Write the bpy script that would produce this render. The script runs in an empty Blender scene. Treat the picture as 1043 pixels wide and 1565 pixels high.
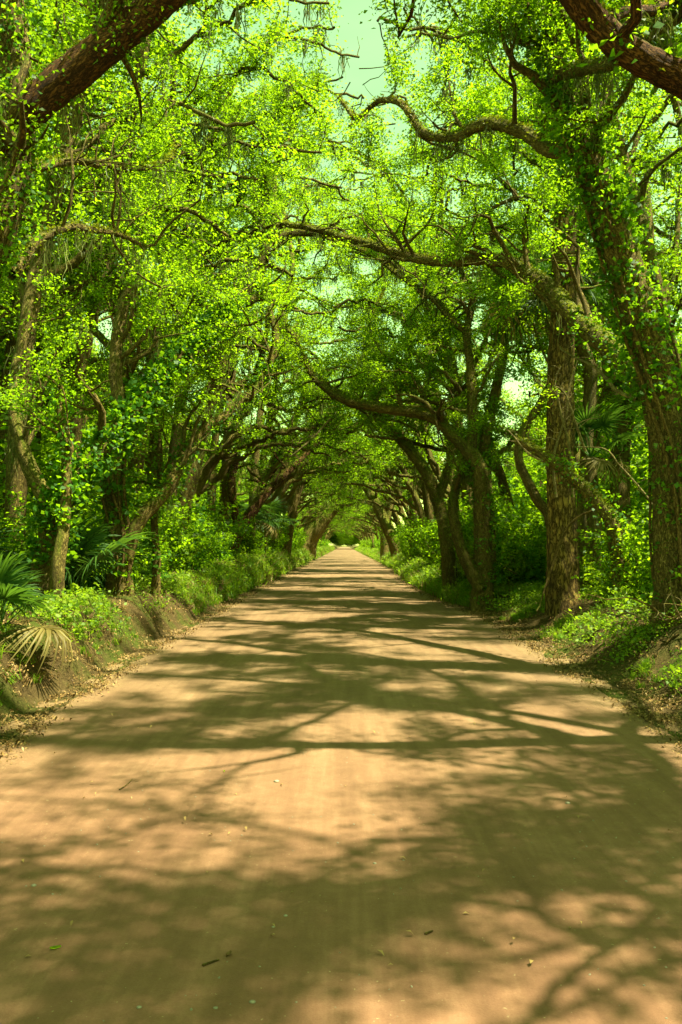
import bpy, math, time
import numpy as np
from mathutils import Matrix, Vector, Euler
T0 = time.time()
R = math.radians
scene = bpy.context.scene
COL = scene.collection

# ------------------------------------------------------------------ camera
F = 1350.0                     # focal length in pixels of the 1043x1565 photograph
CAM = np.array((0.0, 0.0, 1.90))
PITCH, YAW = math.atan(50 / F), math.atan(5.5 / F)
cam_data = bpy.data.cameras.new('camera')
cam = bpy.data.objects.new('camera', cam_data)
COL.objects.link(cam)
cam_data.sensor_fit = 'VERTICAL'
cam_data.sensor_height = 36.0
cam_data.lens = F / 1565 * 36.0
cam_data.clip_start = 0.05
cam_data.clip_end = 3000
cam.location = CAM
cam.rotation_euler = (R(90) + PITCH, 0, YAW)
scene.camera = cam
RM = np.array(cam.rotation_euler.to_matrix())

# ------------------------------------------------------------------ sky, sun, exposure
SUN_EL, SUN_AZ = 65.0, 102.0     # azimuth from +Y (straight down the road) towards +X
world = bpy.data.worlds.new('World')
scene.world = world
world.use_nodes = True
wn = world.node_tree
wn.nodes.clear()
w_out = wn.nodes.new('ShaderNodeOutputWorld')
w_bg = wn.nodes.new('ShaderNodeBackground')
w_bg.inputs['Strength'].default_value = 0.15
sky = wn.nodes.new('ShaderNodeTexSky')
sky.sky_type = 'NISHITA'
sky.sun_disc = False
sky.sun_elevation = R(SUN_EL)
sky.sun_rotation = R(SUN_AZ)
sky.dust_density = 0.6
w_tint = wn.nodes.new('ShaderNodeMix')
w_tint.data_type = 'RGBA'
w_tint.blend_type = 'MULTIPLY'
w_tint.inputs[0].default_value = 1.0
w_tint.inputs[7].default_value = (0.50, 0.59, 0.15, 1)
w_tc = wn.nodes.new('ShaderNodeTexCoord')
w_map = wn.nodes.new('ShaderNodeMapping')
w_map.inputs['Scale'].default_value = (1.2, 1.2, 5.0)
w_noise = wn.nodes.new('ShaderNodeTexNoise')
w_noise.inputs['Scale'].default_value = 2.2
w_noise.inputs['Detail'].default_value = 6
w_ramp = wn.nodes.new('ShaderNodeValToRGB')
w_ramp.color_ramp.elements[0].position = 0.42
w_ramp.color_ramp.elements[1].position = 0.75
w_cl = wn.nodes.new('ShaderNodeMix')
w_cl.data_type = 'RGBA'
w_cl.inputs[7].default_value = (1.5, 2.3, 1.0, 1)
w_mul = wn.nodes.new('ShaderNodeMath')
w_mul.operation = 'MULTIPLY'
w_mul.inputs[1].default_value = 0.25
L = wn.links.new
L(w_tc.outputs['Generated'], w_map.inputs['Vector'])
L(w_map.outputs['Vector'], w_noise.inputs['Vector'])
L(w_noise.outputs['Fac'], w_ramp.inputs['Fac'])
L(w_ramp.outputs['Color'], w_mul.inputs[0])
L(sky.outputs['Color'], w_tint.inputs[6])
L(w_tint.outputs[2], w_cl.inputs[6])
L(w_mul.outputs[0], w_cl.inputs[0])
L(w_cl.outputs[2], w_bg.inputs['Color'])
L(w_bg.outputs['Background'], w_out.inputs['Surface'])

sun_data = bpy.data.lights.new('sun', 'SUN')
sun_data.energy = 3.3
sun_data.angle = R(0.8)
sun_data.color = (1.0, 0.98, 0.66)
sun = bpy.data.objects.new('sun', sun_data)
COL.objects.link(sun)
_to = Vector((math.sin(R(SUN_AZ)) * math.cos(R(SUN_EL)), math.cos(R(SUN_AZ)) * math.cos(R(SUN_EL)), math.sin(R(SUN_EL))))
sun.rotation_euler = _to.to_track_quat('Z', 'Y').to_euler()
sun.location = _to * 60

vs = scene.view_settings
vs.view_transform = 'Standard'
vs.look = 'None'
vs.gamma = 1.0
vs.use_curve_mapping = False
vs.exposure = 2.5
scene.render.engine = 'CYCLES'
cy = scene.cycles
cy.max_bounces = 9
cy.diffuse_bounces = 7
cy.glossy_bounces = 2
cy.transmission_bounces = 7
cy.transparent_max_bounces = 4
cy.use_denoising = True
cy.sample_clamp_indirect = 8.0
cy.caustics_reflective = False
cy.caustics_refractive = False

# ------------------------------------------------------------------ numeric helpers
def at(px, py, Y):
    """the point at depth Y that the photograph shows at pixel px, py"""
    v = RM @ np.array(((px - 521.5) / F, (782.5 - py) / F, -1.0))
    return CAM + v * (Y / v[1])

_perm = np.random.default_rng(99).random(65536)
def _h(ix, iy, iz):
    k = (ix.astype(np.int64) * 73856093) ^ (iy.astype(np.int64) * 19349663) ^ (iz.astype(np.int64) * 83492791)
    return _perm[k & 65535]
def vnoise(x, y, z=0.0):
    x, y, z = np.broadcast_arrays(np.asarray(x, float), np.asarray(y, float), np.asarray(z, float))
    fx, fy, fz = np.floor(x), np.floor(y), np.floor(z)
    u, v, w = x - fx, y - fy, z - fz
    u, v, w = u * u * (3 - 2 * u), v * v * (3 - 2 * v), w * w * (3 - 2 * w)
    r = 0
    for dx in (0, 1):
        for dy in (0, 1):
            for dz in (0, 1):
                r = r + _h(fx + dx, fy + dy, fz + dz) * (u if dx else 1 - u) * (v if dy else 1 - v) * (w if dz else 1 - w)
    return r
def fbm(x, y, z=0.0, o=4):
    r, a, s = 0, 0.5, 1.0
    for i in range(o):
        r = r + a * vnoise(np.asarray(x) * s + 17 * i, np.asarray(y) * s + 5 * i, np.asarray(z) * s)
        a *= 0.5; s *= 2.03
    return r
def sstep(a, b, x):
    t = np.clip((np.asarray(x, float) - a) / (b - a), 0, 1)
    return t * t * (3 - 2 * t)

# road profile: climbs gently then flattens
_ys = np.arange(-60, 700, 0.5)
_sl = 0.016 * (1 - sstep(12, 22, _ys)) * sstep(-40, -10, _ys)
_pz = np.cumsum(_sl) * 0.5
_pz -= np.interp(0, _ys, _pz)
def road_z(y): return np.interp(y, _ys, _pz)
def edge_x(y, side): return 3.30 - np.where(np.asarray(side) > 0, .42, .0) * sstep(20, 26, y) * (1 - sstep(40, 60, y)) + 0.16 * (fbm(np.asarray(y) * 0.22, side * 7.7 + 3, o=3) - 0.45) * 2
def ground(x, y, rough=True):
    x = np.asarray(x, float); y = np.asarray(y, float)
    side = np.where(x < 0, -1, 1)
    ax = np.abs(x)
    e = np.where(x < 0, edge_x(y, -1), edge_x(y, 1))
    top = np.where(x < 0, 0.72, 0.68 - .26 * sstep(14, 20, y) + .18 * sstep(35, 55, y)) + 0.12 * sstep(25, 50, y) + 0.28 * (fbm(y * 0.16, side * 3.1, o=3) - 0.47)
    wid = np.where(x < 0, 0.62, 1.3) + 0.5 * (fbm(y * 0.5, side * 5.0 + 9, o=2) - 0.4)
    t = np.clip((ax - e) / wid, 0, 1)
    face = np.where(x < 0, t ** 0.75, t ** 1.05)
    face = face * face * (3 - 2 * face) * 0.6 + face * 0.4
    z = road_z(y) + top * face
    if rough:
        on = sstep(0.0, 0.25, ax - e)
        gully = fbm(y * 2.3 + ax * 0.8, ax * 0.7, o=3) - 0.45
        z = z + on * (0.42 * gully * (4 * t * (1 - t)) + 0.16 * (fbm(x * 1.1, y * 1.1, 2.0, o=4) - 0.47) + 0.10 * (fbm(x * 7, y * 7, 3.0, o=2) - 0.37))
        z = z + (1 - on) * 0 + sstep(8, 30, ax) * 0.5 * (fbm(x * 0.1, y * 0.1, 5, o=2) - 0.37)
    return z

# ------------------------------------------------------------------ mesh helpers
def mesh_from(name, V, Fq, attrs=None, smooth=True, mats=(), midx=None):
    """V: n x 3, Fq: m x k (k = 3 or 4)"""
    me = bpy.data.meshes.new(name)
    V = np.ascontiguousarray(V, np.float32)
    Fq = np.ascontiguousarray(Fq, np.int32)
    m, k = Fq.shape
    me.vertices.add(len(V)); me.vertices.foreach_set('co', V.ravel())
    me.loops.add(m * k); me.loops.foreach_set('vertex_index', Fq.ravel())
    me.polygons.add(m); me.polygons.foreach_set('loop_start', np.arange(0, m * k, k, dtype=np.int32))
    if smooth: me.polygons.foreach_set('use_smooth', np.ones(m, bool))
    if midx is not None: me.polygons.foreach_set('material_index', np.ascontiguousarray(midx, np.int32))
    for mt in mats: me.materials.append(mt)
    for an, (typ, data) in (attrs or {}).items():
        a = me.attributes.new(an, typ, 'POINT')
        a.data.foreach_set('value' if typ == 'FLOAT' else 'vector', np.ascontiguousarray(data, np.float32).ravel())
    me.update(calc_edges=True)
    return me
def add(name, me, parent=None, **props):
    o = bpy.data.objects.new(name, me)
    COL.objects.link(o)
    if parent is not None: o.parent = parent
    for k, v in props.items(): o[k] = v
    return o
def empty(name, loc, label, category, group=None, rz=0.0):
    o = bpy.data.objects.new(name, None)
    COL.objects.link(o)
    o.location = loc; o.rotation_euler = (0, 0, rz)
    o['label'] = label; o['category'] = category
    if group: o['group'] = group
    return o

class Acc:
    """collects tubes into one quad mesh with a bark coordinate attribute"""
    def __init__(s): s.V, s.F, s.B, s.n = [], [], [], 0
    def put(s, V, Fq, B):
        s.V.append(V); s.F.append(Fq + s.n); s.B.append(B); s.n += len(V)
    def tube(s, pts, rad, sides=6, rough=0.0, bark=0.0, seed=0.0, flare=0.0):
        pts = np.asarray(pts, float); rad = np.asarray(rad, float)
        n = len(pts)
        tan = np.gradient(pts, axis=0)
        tan /= np.linalg.norm(tan, axis=1)[:, None] + 1e-9
        u = np.empty((n, 3))
        ref = np.array((1.0, 0.2, 0.1)) if abs(tan[0][0]) < 0.8 else np.array((0.1, 1.0, 0.1))
        u0 = ref - tan[0] * ref.dot(tan[0]); u0 /= np.linalg.norm(u0)
        for i in range(n):
            u0 = u0 - tan[i] * u0.dot(tan[i]); u0 /= np.linalg.norm(u0) + 1e-9
            u[i] = u0
        v = np.cross(tan, u)
        th = np.linspace(0, 2 * np.pi, sides, endpoint=False)
        c, sn = np.cos(th), np.sin(th)
        seg = np.r_[0, np.cumsum(np.linalg.norm(np.diff(pts, axis=0), axis=1))]
        rr = rad[:, None] * np.ones((1, sides))
        C, S = c[None] * np.ones((n, 1)), sn[None] * np.ones((n, 1))
        Z = seg[:, None] * np.ones((1, sides))
        if rough:
            q = fbm(C * 1.3 + seed, S * 1.3, Z * 1.1, o=3) - 0.45
            rr = rr * (1 + rough * 2 * q)
        if flare:
            lob = 0.5 + 0.5 * np.cos(th[None] * 5 + seed)
            rr = rr * (1 + flare * np.exp(-Z / (rad[0] * 1.6)) * (0.45 + 0.9 * lob))
        if bark:
            k = rad.mean()
            bx, by, bz = C * k * 16 + seed * 3, S * k * 16, Z * 4.5
            rid = 1 - np.abs(fbm(bx, by, bz, o=3) * 2 - 0.9) * 2
            rr = rr + bark * (rid - 0.5)
        V = pts[:, None] + u[:, None] * (rr * C)[..., None] + v[:, None] * (rr * S)[..., None]
        B = np.stack([rr * C + seed, rr * S, Z * 0.28], -1).reshape(-1, 3)
        i = np.arange(n - 1)[:, None] * sides; j = np.arange(sides)[None]; jn = (j + 1) % sides
        Fq = np.stack([i + j, i + jn, i + sides + jn, i + sides + j], -1).reshape(-1, 4)
        s.put(V.reshape(-1, 3), Fq, B)
    def mesh(s, name, mat, off=(0, 0, 0)):
        V = np.concatenate(s.V) - np.asarray(off)
        return mesh_from(name, V, np.concatenate(s.F), {'bk': ('FLOAT_VECTOR', np.concatenate(s.B))}, True, (mat,))

def spline(P, step):
    """Catmull-Rom through P (n x k), resampled about every step metres (first three columns are xyz)"""
    P = np.asarray(P, float)
    Q = np.vstack([2 * P[0] - P[1], P, 2 * P[-1] - P[-2]])
    out = []
    for i in range(1, len(Q) - 2):
        a, b, c, d = Q[i - 1:i + 3]
        m = max(2, int(np.linalg.norm((c - b)[:3]) / step + 0.5))
        t = np.linspace(0, 1, m, endpoint=False)[:, None]
        out.append(0.5 * (2 * b + (c - a) * t + (2 * a - 5 * b + 4 * c - d) * t ** 2 + (3 * b - a - 3 * c + d) * t ** 3))
    out.append(Q[-2][None])
    return np.concatenate(out)

def leaf_mesh_arrays(cen, size, rng, up=0.6, wid=0.5, droop=0.15, fold=0.12, axis=None):
    """one folded diamond leaf at each centre; returns V, F, tint"""
    n = len(cen)
    a = rng.normal(size=(n, 3)); a[:, 2] = a[:, 2] * 0.55 - droop
    if axis is not None: a = a * 0.7 + axis
    a /= np.linalg.norm(a, axis=1)[:, None] + 1e-9
    nr = rng.normal(size=(n, 3)) * 0.75; nr[:, 2] += up
    b = np.cross(a, nr); b /= np.linalg.norm(b, axis=1)[:, None] + 1e-9
    nn = np.cross(b, a)
    s = (size * rng.uniform(0.5, 1.5, n))[:, None]
    V = np.stack([cen - a * s * 0.5, cen - a * s * 0.04 + b * s * wid * 0.5 + nn * s * fold, cen + a * s * 0.5 - nn * s * 0.05,
                  cen - a * s * 0.04 - b * s * wid * 0.5 + nn * s * fold], 1).reshape(-1, 3)
    return V, np.arange(4 * n).reshape(-1, 4)

# ------------------------------------------------------------------ materials
def new_mat(name):
    m = bpy.data.materials.new(name); m.use_nodes = True
    nt = m.node_tree; nt.nodes.clear()
    return m, nt, nt.nodes.new('ShaderNodeOutputMaterial')
def ramp(nt, stops):
    r = nt.nodes.new('ShaderNodeValToRGB'); e = r.color_ramp.elements
    while len(e) < len(stops): e.new(0.5)
    for el, (p, c) in zip(e, stops): el.position = p; el.color = (*c, 1)
    return r
def noise(nt, scale, detail=4, vec=None, rough=0.55):
    n = nt.nodes.new('ShaderNodeTexNoise')
    n.inputs['Scale'].default_value = scale; n.inputs['Detail'].default_value = detail; n.inputs['Roughness'].default_value = rough
    if vec is not None: nt.links.new(vec, n.inputs['Vector'])
    return n
def mixc(nt, fac, a, b, mode='MIX'):
    m = nt.nodes.new('ShaderNodeMix'); m.data_type = 'RGBA'; m.blend_type = mode
    for sock, val in ((m.inputs[0], fac), (m.inputs[6], a), (m.inputs[7], b)):
        if isinstance(val, (int, float)): sock.default_value = val
        elif isinstance(val, tuple): sock.default_value = (*val, 1)
        else: nt.links.new(val, sock)
    return m.outputs[2]
def math_n(nt, op, a, b=None, clamp=False):
    m = nt.nodes.new('ShaderNodeMath'); m.operation = op; m.use_clamp = clamp
    for sock, val in ((m.inputs[0], a), (m.inputs[1], b)):
        if val is None: continue
        if isinstance(val, (int, float)): sock.default_value = val
        else: nt.links.new(val, sock)
    return m.outputs[0]
def bump(nt, h, strength, dist):
    b = nt.nodes.new('ShaderNodeBump'); b.inputs['Strength'].default_value = strength; b.inputs['Distance'].default_value = dist
    nt.links.new(h, b.inputs['Height']); return b.outputs['Normal']

def leaf_material(name, dark, mid, bright, trans, k=0.5):
    m, nt, out = new_mat(name)
    a = nt.nodes.new('ShaderNodeAttribute'); a.attribute_name = 'tint'
    oi = nt.nodes.new('ShaderNodeObjectInfo')
    f = math_n(nt, 'ADD', a.outputs['Fac'], math_n(nt, 'MULTIPLY', math_n(nt, 'SUBTRACT', oi.outputs['Random'], 0.5), 0.25))
    r1 = ramp(nt, [(0.0, dark), (0.55, mid), (1.0, bright)])
    r2 = ramp(nt, [(0.0, tuple(x * 0.42 for x in trans)), (0.5, trans), (1.0, (trans[0] * 1.12, trans[1] * 1.04, trans[2]))])
    nt.links.new(f, r1.inputs['Fac']); nt.links.new(f, r2.inputs['Fac'])
    p = nt.nodes.new('ShaderNodeBsdfPrincipled')
    p.inputs['Roughness'].default_value = 0.5; p.inputs['Specular IOR Level'].default_value = 0.18
    nt.links.new(r1.outputs['Color'], p.inputs['Base Color'])
    t = nt.nodes.new('ShaderNodeBsdfTranslucent'); nt.links.new(r2.outputs['Color'], t.inputs['Color'])
    x = nt.nodes.new('ShaderNodeMixShader'); x.inputs[0].default_value = k
    nt.links.new(p.outputs[0], x.inputs[1]); nt.links.new(t.outputs[0], x.inputs[2]); nt.links.new(x.outputs[0], out.inputs['Surface'])
    return m
M = {}
M['oak'] = leaf_material('oak_leaves', (.032, .070, .004), (.080, .150, .004), (.115, .190, .006), (.39, .65, .007), 0.58)
M['ivy'] = leaf_material('ivy_leaves', (.020, .080, .006), (.045, .140, .008), (.100, .210, .008), (.34, .62, .008), 0.50)
M['bright'] = leaf_material('young_leaves', (.045, .120, .006), (.090, .200, .008), (.150, .260, .010), (.56, .80, .010), 0.58)
M['grass'] = leaf_material('grass_blades', (.050, .115, .006), (.100, .200, .010), (.190, .250, .020), (.36, .56, .015), 0.45)
M['palm'] = leaf_material('palm_fronds', (.018, .055, .010), (.035, .095, .014), (.070, .140, .018), (.14, .28, .02), 0.35)
M['litter'] = leaf_material('leaf_litter', (.10, .055, .020), (.22, .13, .045), (.40, .27, .10), (.20, .12, .03), 0.15)
M['moss'] = leaf_material('spanish_moss', (.07, .085, .02), (.12, .14, .035), (.19, .20, .06), (.16, .19, .03), 0.35)
M['epiphyte'] = leaf_material('limb_moss', (.07, .09, .008), (.15, .17, .01), (.26, .26, .015), (.34, .38, .01), 0.35)

def bark_material(name, dark, mid, light, moss=0.5, scale=1.0, plate=False):
    m, nt, out = new_mat(name)
    a = nt.nodes.new('ShaderNodeAttribute'); a.attribute_name = 'bk'
    vec = a.outputs['Vector']
    n1 = noise(nt, 22 * scale, 6, vec, 0.65)
    n2 = noise(nt, 2.5, 3, vec)
    vo = nt.nodes.new('ShaderNodeTexVoronoi'); vo.feature = 'DISTANCE_TO_EDGE'
    vo.inputs['Scale'].default_value = (14 if plate else 28) * scale
    wob = nt.nodes.new('ShaderNodeVectorMath'); wob.operation = 'ADD'
    sc = nt.nodes.new('ShaderNodeVectorMath'); sc.operation = 'SCALE'; sc.inputs['Scale'].default_value = 0.15 if plate else 0.18
    nt.links.new(n1.outputs['Color'], sc.inputs[0]); nt.links.new(sc.outputs[0], wob.inputs[0]); nt.links.new(vec, wob.inputs[1])
    nt.links.new(wob.outputs[0], vo.inputs['Vector'])
    crack = nt.nodes.new('ShaderNodeMapRange'); crack.inputs['From Max'].default_value = 0.16 if not plate else 0.20
    nt.links.new(vo.outputs['Distance'], crack.inputs['Value'])
    r = ramp(nt, [(0.25, dark), (0.5, mid), (0.78, light)]); nt.links.new(n1.outputs['Fac'], r.inputs['Fac'])
    c = mixc(nt, crack.outputs[0], tuple(x * (0.5 if plate else 0.85) for x in dark), r.outputs['Color'])
    r2 = ramp(nt, [(0.35, (.62, .60, .58)), (0.7, (1.15, 1.1, 1.0))]); nt.links.new(n2.outputs['Fac'], r2.inputs['Fac'])
    c = mixc(nt, 1.0, c, r2.outputs['Color'], 'MULTIPLY')
    geo = nt.nodes.new('ShaderNodeNewGeometry'); sep = nt.nodes.new('ShaderNodeSeparateXYZ'); nt.links.new(geo.outputs['Normal'], sep.inputs[0])
    n3 = noise(nt, 5.5, 5, vec, 0.7)
    f = math_n(nt, 'ADD', math_n(nt, 'MULTIPLY', sep.outputs['Z'], 0.35), n3.outputs['Fac'])
    mr = nt.nodes.new('ShaderNodeMapRange'); mr.inputs['From Min'].default_value = 0.80 - 0.35 * moss; mr.inputs['From Max'].default_value = 1.0 - 0.35 * moss
    nt.links.new(f, mr.inputs['Value'])
    n4 = noise(nt, 60, 3, vec)
    rm = ramp(nt, [(0.3, (.055, .080, .006)), (0.7, (.17, .19, .012))]); nt.links.new(n4.outputs['Fac'], rm.inputs['Fac'])
    c = mixc(nt, mr.outputs[0], c, rm.outputs['Color'])
    h = math_n(nt, 'ADD', math_n(nt, 'MULTIPLY', crack.outputs[0], 0.6), math_n(nt, 'MULTIPLY', n1.outputs['Fac'], 0.6))
    h = math_n(nt, 'ADD', h, math_n(nt, 'MULTIPLY', math_n(nt, 'MULTIPLY', n4.outputs['Fac'], mr.outputs[0]), 0.8))
    p = nt.nodes.new('ShaderNodeBsdfPrincipled'); p.inputs['Roughness'].default_value = 0.9; p.inputs['Specular IOR Level'].default_value = 0.15
    nt.links.new(c, p.inputs['Base Color']); nt.links.new(bump(nt, h, 0.9, 0.03), p.inputs['Normal'])
    nt.links.new(p.outputs[0], out.inputs['Surface'])
    return m
M['bark'] = bark_material('oak_bark', (.090, .065, .020), (.22, .165, .046), (.38, .30, .10), 0.60)
M['bark_red'] = bark_material('reddish_oak_bark', (.042, .020, .008), (.13, .058, .020), (.24, .13, .045), 0.35)
M['bark_pine'] = bark_material('pine_bark', (.07, .045, .014), (.23, .15, .045), (.38, .28, .09), 0.28, 1.0, True)
M['bark_palm'] = bark_material('palm_bark', (.13, .10, .03), (.24, .20, .06), (.36, .31, .11), 0.45)
M['dead'] = bark_material('bare_wood', (.20, .15, .06), (.36, .29, .12), (.52, .45, .22), 0.1)
M['vine'] = bark_material('vine_bark', (.12, .075, .022), (.24, .16, .05), (.38, .28, .10), 0.2)

def soil_material():
    m, nt, out = new_mat('bank_soil')
    tc = nt.nodes.new('ShaderNodeTexCoord'); v = tc.outputs['Object']
    n1 = noise(nt, 3.0, 8, v, 0.65); n2 = noise(nt, 26, 6, v, 0.7); n3 = noise(nt, 0.9, 5, v, 0.6)
    r = ramp(nt, [(0.25, (.038, .025, .010)), (0.5, (.090, .060, .022)), (0.75, (.19, .130, .052))])
    nt.links.new(math_n(nt, 'ADD', math_n(nt, 'MULTIPLY', n1.outputs['Fac'], 0.5), math_n(nt, 'MULTIPLY', n2.outputs['Fac'], 0.5)), r.inputs['Fac'])
    geo = nt.nodes.new('ShaderNodeNewGeometry'); sep = nt.nodes.new('ShaderNodeSeparateXYZ'); nt.links.new(geo.outputs['Normal'], sep.inputs[0])
    rg = ramp(nt, [(0.3, (.030, .055, .006)), (0.7, (.10, .14, .012))]); nt.links.new(n2.outputs['Fac'], rg.inputs['Fac'])
    mr = nt.nodes.new('ShaderNodeMapRange'); mr.inputs['From Min'].default_value = 0.45; mr.inputs['From Max'].default_value = 0.60
    nt.links.new(n3.outputs['Fac'], mr.inputs['Value'])
    c = mixc(nt, math_n(nt, 'MULTIPLY', mr.outputs[0], 0.75), r.outputs['Color'], rg.outputs['Color'])
    p = nt.nodes.new('ShaderNodeBsdfPrincipled'); p.inputs['Roughness'].default_value = 0.95; p.inputs['Specular IOR Level'].default_value = 0.1
    nt.links.new(c, p.inputs['Base Color'])
    h = math_n(nt, 'ADD', n1.outputs['Fac'], math_n(nt, 'MULTIPLY', n2.outputs['Fac'], 0.5))
    nt.links.new(bump(nt, h, 1.0, 0.14), p.inputs['Normal']); nt.links.new(p.outputs[0], out.inputs['Surface'])
    return m
M['soil'] = soil_material()

def road_material():
    m, nt, out = new_mat('packed_sand')
    tc = nt.nodes.new('ShaderNodeTexCoord'); v = tc.outputs['Object']
    mp = nt.nodes.new('ShaderNodeMapping'); mp.inputs['Scale'].default_value = (1.0, 0.07, 1.0); nt.links.new(v, mp.inputs['Vector'])
    st = noise(nt, 5.0, 6, mp.outputs[0], 0.6)           # long streaks left by tyres and the grader
    st2 = noise(nt, 22.0, 4, mp.outputs[0], 0.6)
    n1 = noise(nt, 0.8, 5, v); n2 = noise(nt, 90, 4, v, 0.8); n5 = noise(nt, 9, 6, v, 0.7)
    f = math_n(nt, 'ADD', math_n(nt, 'MULTIPLY', st.outputs['Fac'], 0.34), math_n(nt, 'MULTIPLY', n1.outputs['Fac'], 0.18))
    f = math_n(nt, 'ADD', f, math_n(nt, 'MULTIPLY', n5.outputs['Fac'], 0.20))
    f = math_n(nt, 'ADD', f, math_n(nt, 'MULTIPLY', st2.outputs['Fac'], 0.10))
    f = math_n(nt, 'ADD', f, math_n(nt, 'MULTIPLY', n2.outputs['Fac'], 0.18))
    r = ramp(nt, [(0.34, (.104, .058, .028)), (0.50, (.170, .099, .049)), (0.64, (.250, .156, .082))])
    nt.links.new(f, r.inputs['Fac'])
    # crumbly darker verge towards both edges
    sep = nt.nodes.new('ShaderNodeSeparateXYZ'); nt.links.new(v, sep.inputs[0])
    ax = math_n(nt, 'ADD', math_n(nt, 'ABSOLUTE', sep.outputs['X']), math_n(nt, 'MULTIPLY', math_n(nt, 'SUBTRACT', n1.outputs['Fac'], 0.5), 1.0))
    ax = math_n(nt, 'ADD', ax, math_n(nt, 'MULTIPLY', math_n(nt, 'SUBTRACT', n5.outputs['Fac'], 0.5), 1.0))
    mr = nt.nodes.new('ShaderNodeMapRange'); mr.inputs['From Min'].default_value = 2.65; mr.inputs['From Max'].default_value = 3.3
    nt.links.new(ax, mr.inputs['Value'])
    n6 = noise(nt, 30, 5, v, 0.8)
    rv = ramp(nt, [(0.35, (.075, .048, .020)), (0.5, (.17, .11, .045)), (0.68, (.33, .24, .11))]); nt.links.new(n6.outputs['Fac'], rv.inputs['Fac'])
    c = mixc(nt, math_n(nt, 'MULTIPLY', mr.outputs[0], 0.85), r.outputs['Color'], rv.outputs['Color'])
    # nearest stretch tinted redder, so its greenish shade is warmed in the colour
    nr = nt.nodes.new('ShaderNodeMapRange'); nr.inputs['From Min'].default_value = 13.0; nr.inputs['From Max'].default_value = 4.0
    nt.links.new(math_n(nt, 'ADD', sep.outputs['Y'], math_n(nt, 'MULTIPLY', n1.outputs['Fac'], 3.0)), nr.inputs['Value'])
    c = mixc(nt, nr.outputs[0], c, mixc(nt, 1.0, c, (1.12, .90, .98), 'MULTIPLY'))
    # pale scuffs and small dark specks
    n7 = noise(nt, 38, 2, v, 0.5)
    sp = nt.nodes.new('ShaderNodeMapRange'); sp.inputs['From Min'].default_value = 0.735; sp.inputs['From Max'].default_value = 0.76; nt.links.new(n7.outputs['Fac'], sp.inputs['Value'])
    c = mixc(nt, math_n(nt, 'MULTIPLY', sp.outputs[0], 0.5), c, (.42, .34, .18))
    p = nt.nodes.new('ShaderNodeBsdfPrincipled'); p.inputs['Roughness'].default_value = 0.85; p.inputs['Specular IOR Level'].default_value = 0.25
    nt.links.new(c, p.inputs['Base Color'])
    h = math_n(nt, 'ADD', math_n(nt, 'MULTIPLY', st.outputs['Fac'], 0.5), math_n(nt, 'MULTIPLY', n2.outputs['Fac'], 0.30))
    h = math_n(nt, 'ADD', h, math_n(nt, 'MULTIPLY', n5.outputs['Fac'], 0.4))
    h = math_n(nt, 'ADD', h, math_n(nt, 'MULTIPLY', math_n(nt, 'MULTIPLY', n6.outputs['Fac'], mr.outputs[0]), 1.6))
    nt.links.new(bump(nt, h, 0.6, 0.025), p.inputs['Normal']); nt.links.new(p.outputs[0], out.inputs['Surface'])
    return m
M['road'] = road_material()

def stone_material():
    m, nt, out = new_mat('pebble_stone')
    tc = nt.nodes.new('ShaderNodeTexCoord'); n = noise(nt, 30, 4, tc.outputs['Object'])
    r = ramp(nt, [(0.3, (.10, .085, .06)), (0.7, (.34, .29, .20))]); nt.links.new(n.outputs['Fac'], r.inputs['Fac'])
    p = nt.nodes.new('ShaderNodeBsdfPrincipled'); p.inputs['Roughness'].default_value = 0.8
    nt.links.new(r.outputs['Color'], p.inputs['Base Color']); nt.links.new(p.outputs[0], out.inputs['Surface'])
    return m
M['stone'] = stone_material()

# ------------------------------------------------------------------ the setting: ground and road
def grid(name, xs, ys, zf, mat, kind='structure'):
    X, Y = np.meshgrid(xs, ys)
    V = np.stack([X, Y, zf(X, Y)], -1).reshape(-1, 3)
    nx, ny = len(xs), len(ys)
    i = np.arange(ny - 1)[:, None] * nx; j = np.arange(nx - 1)[None]
    Fq = np.stack([i + j, i + j + 1, i + nx + j + 1, i + nx + j], -1).reshape(-1, 4)
    return add(name, mesh_from(name, V, Fq, None, True, (mat,)), None, kind=kind)
_side = np.r_[np.arange(3.0, 5.4, 0.055), np.geomspace(5.4, 900, 46)]
gx = np.r_[-_side[::-1], np.linspace(-2.6, 2.6, 5), _side]
gy = np.r_[np.linspace(-60, 0, 12)[:-1], np.arange(0, 7, 0.4), np.arange(7, 22, 0.07), 22 * np.exp(np.arange(0, 3.9, 0.0085))]
gnd = grid('ground', gx, gy, lambda X, Y: ground(X, Y) - np.where(np.abs(X) < 3.05, 0.06, 0.0) + 0.0, M['soil'])
def road_surface(X, Y):
    ax = np.abs(X)
    e = np.where(X < 0, edge_x(Y, -1), edge_x(Y, 1))
    z = road_z(Y) + 0.012 - 0.006 * ax
    z = z + 0.022 * (fbm(X * 1.6, Y * 0.12, 1.0, o=3) - 0.45) + 0.010 * (fbm(X * 0.5, Y * 1.1, 4.0, o=2) - 0.37)
    vg = sstep(2.5, 3.2, ax)
    z = z + vg * 0.07 * (fbm(X * 5, Y * 3.2, 6.0, o=4) - 0.42)
    return z - sstep(0.05, 0.35, ax - e) * 0.5
rx = np.r_[-np.arange(2.4, 3.75, 0.05)[::-1], np.linspace(-2.3, 2.3, 48), np.arange(2.4, 3.75, 0.05)]
ry = np.r_[np.arange(-30, 2, 1.0), np.arange(2, 16, 0.07), 16 * np.exp(np.arange(0, 3.7, 0.009))]
road = grid('dirt_road', rx, ry, road_surface, M['road'])

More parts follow.
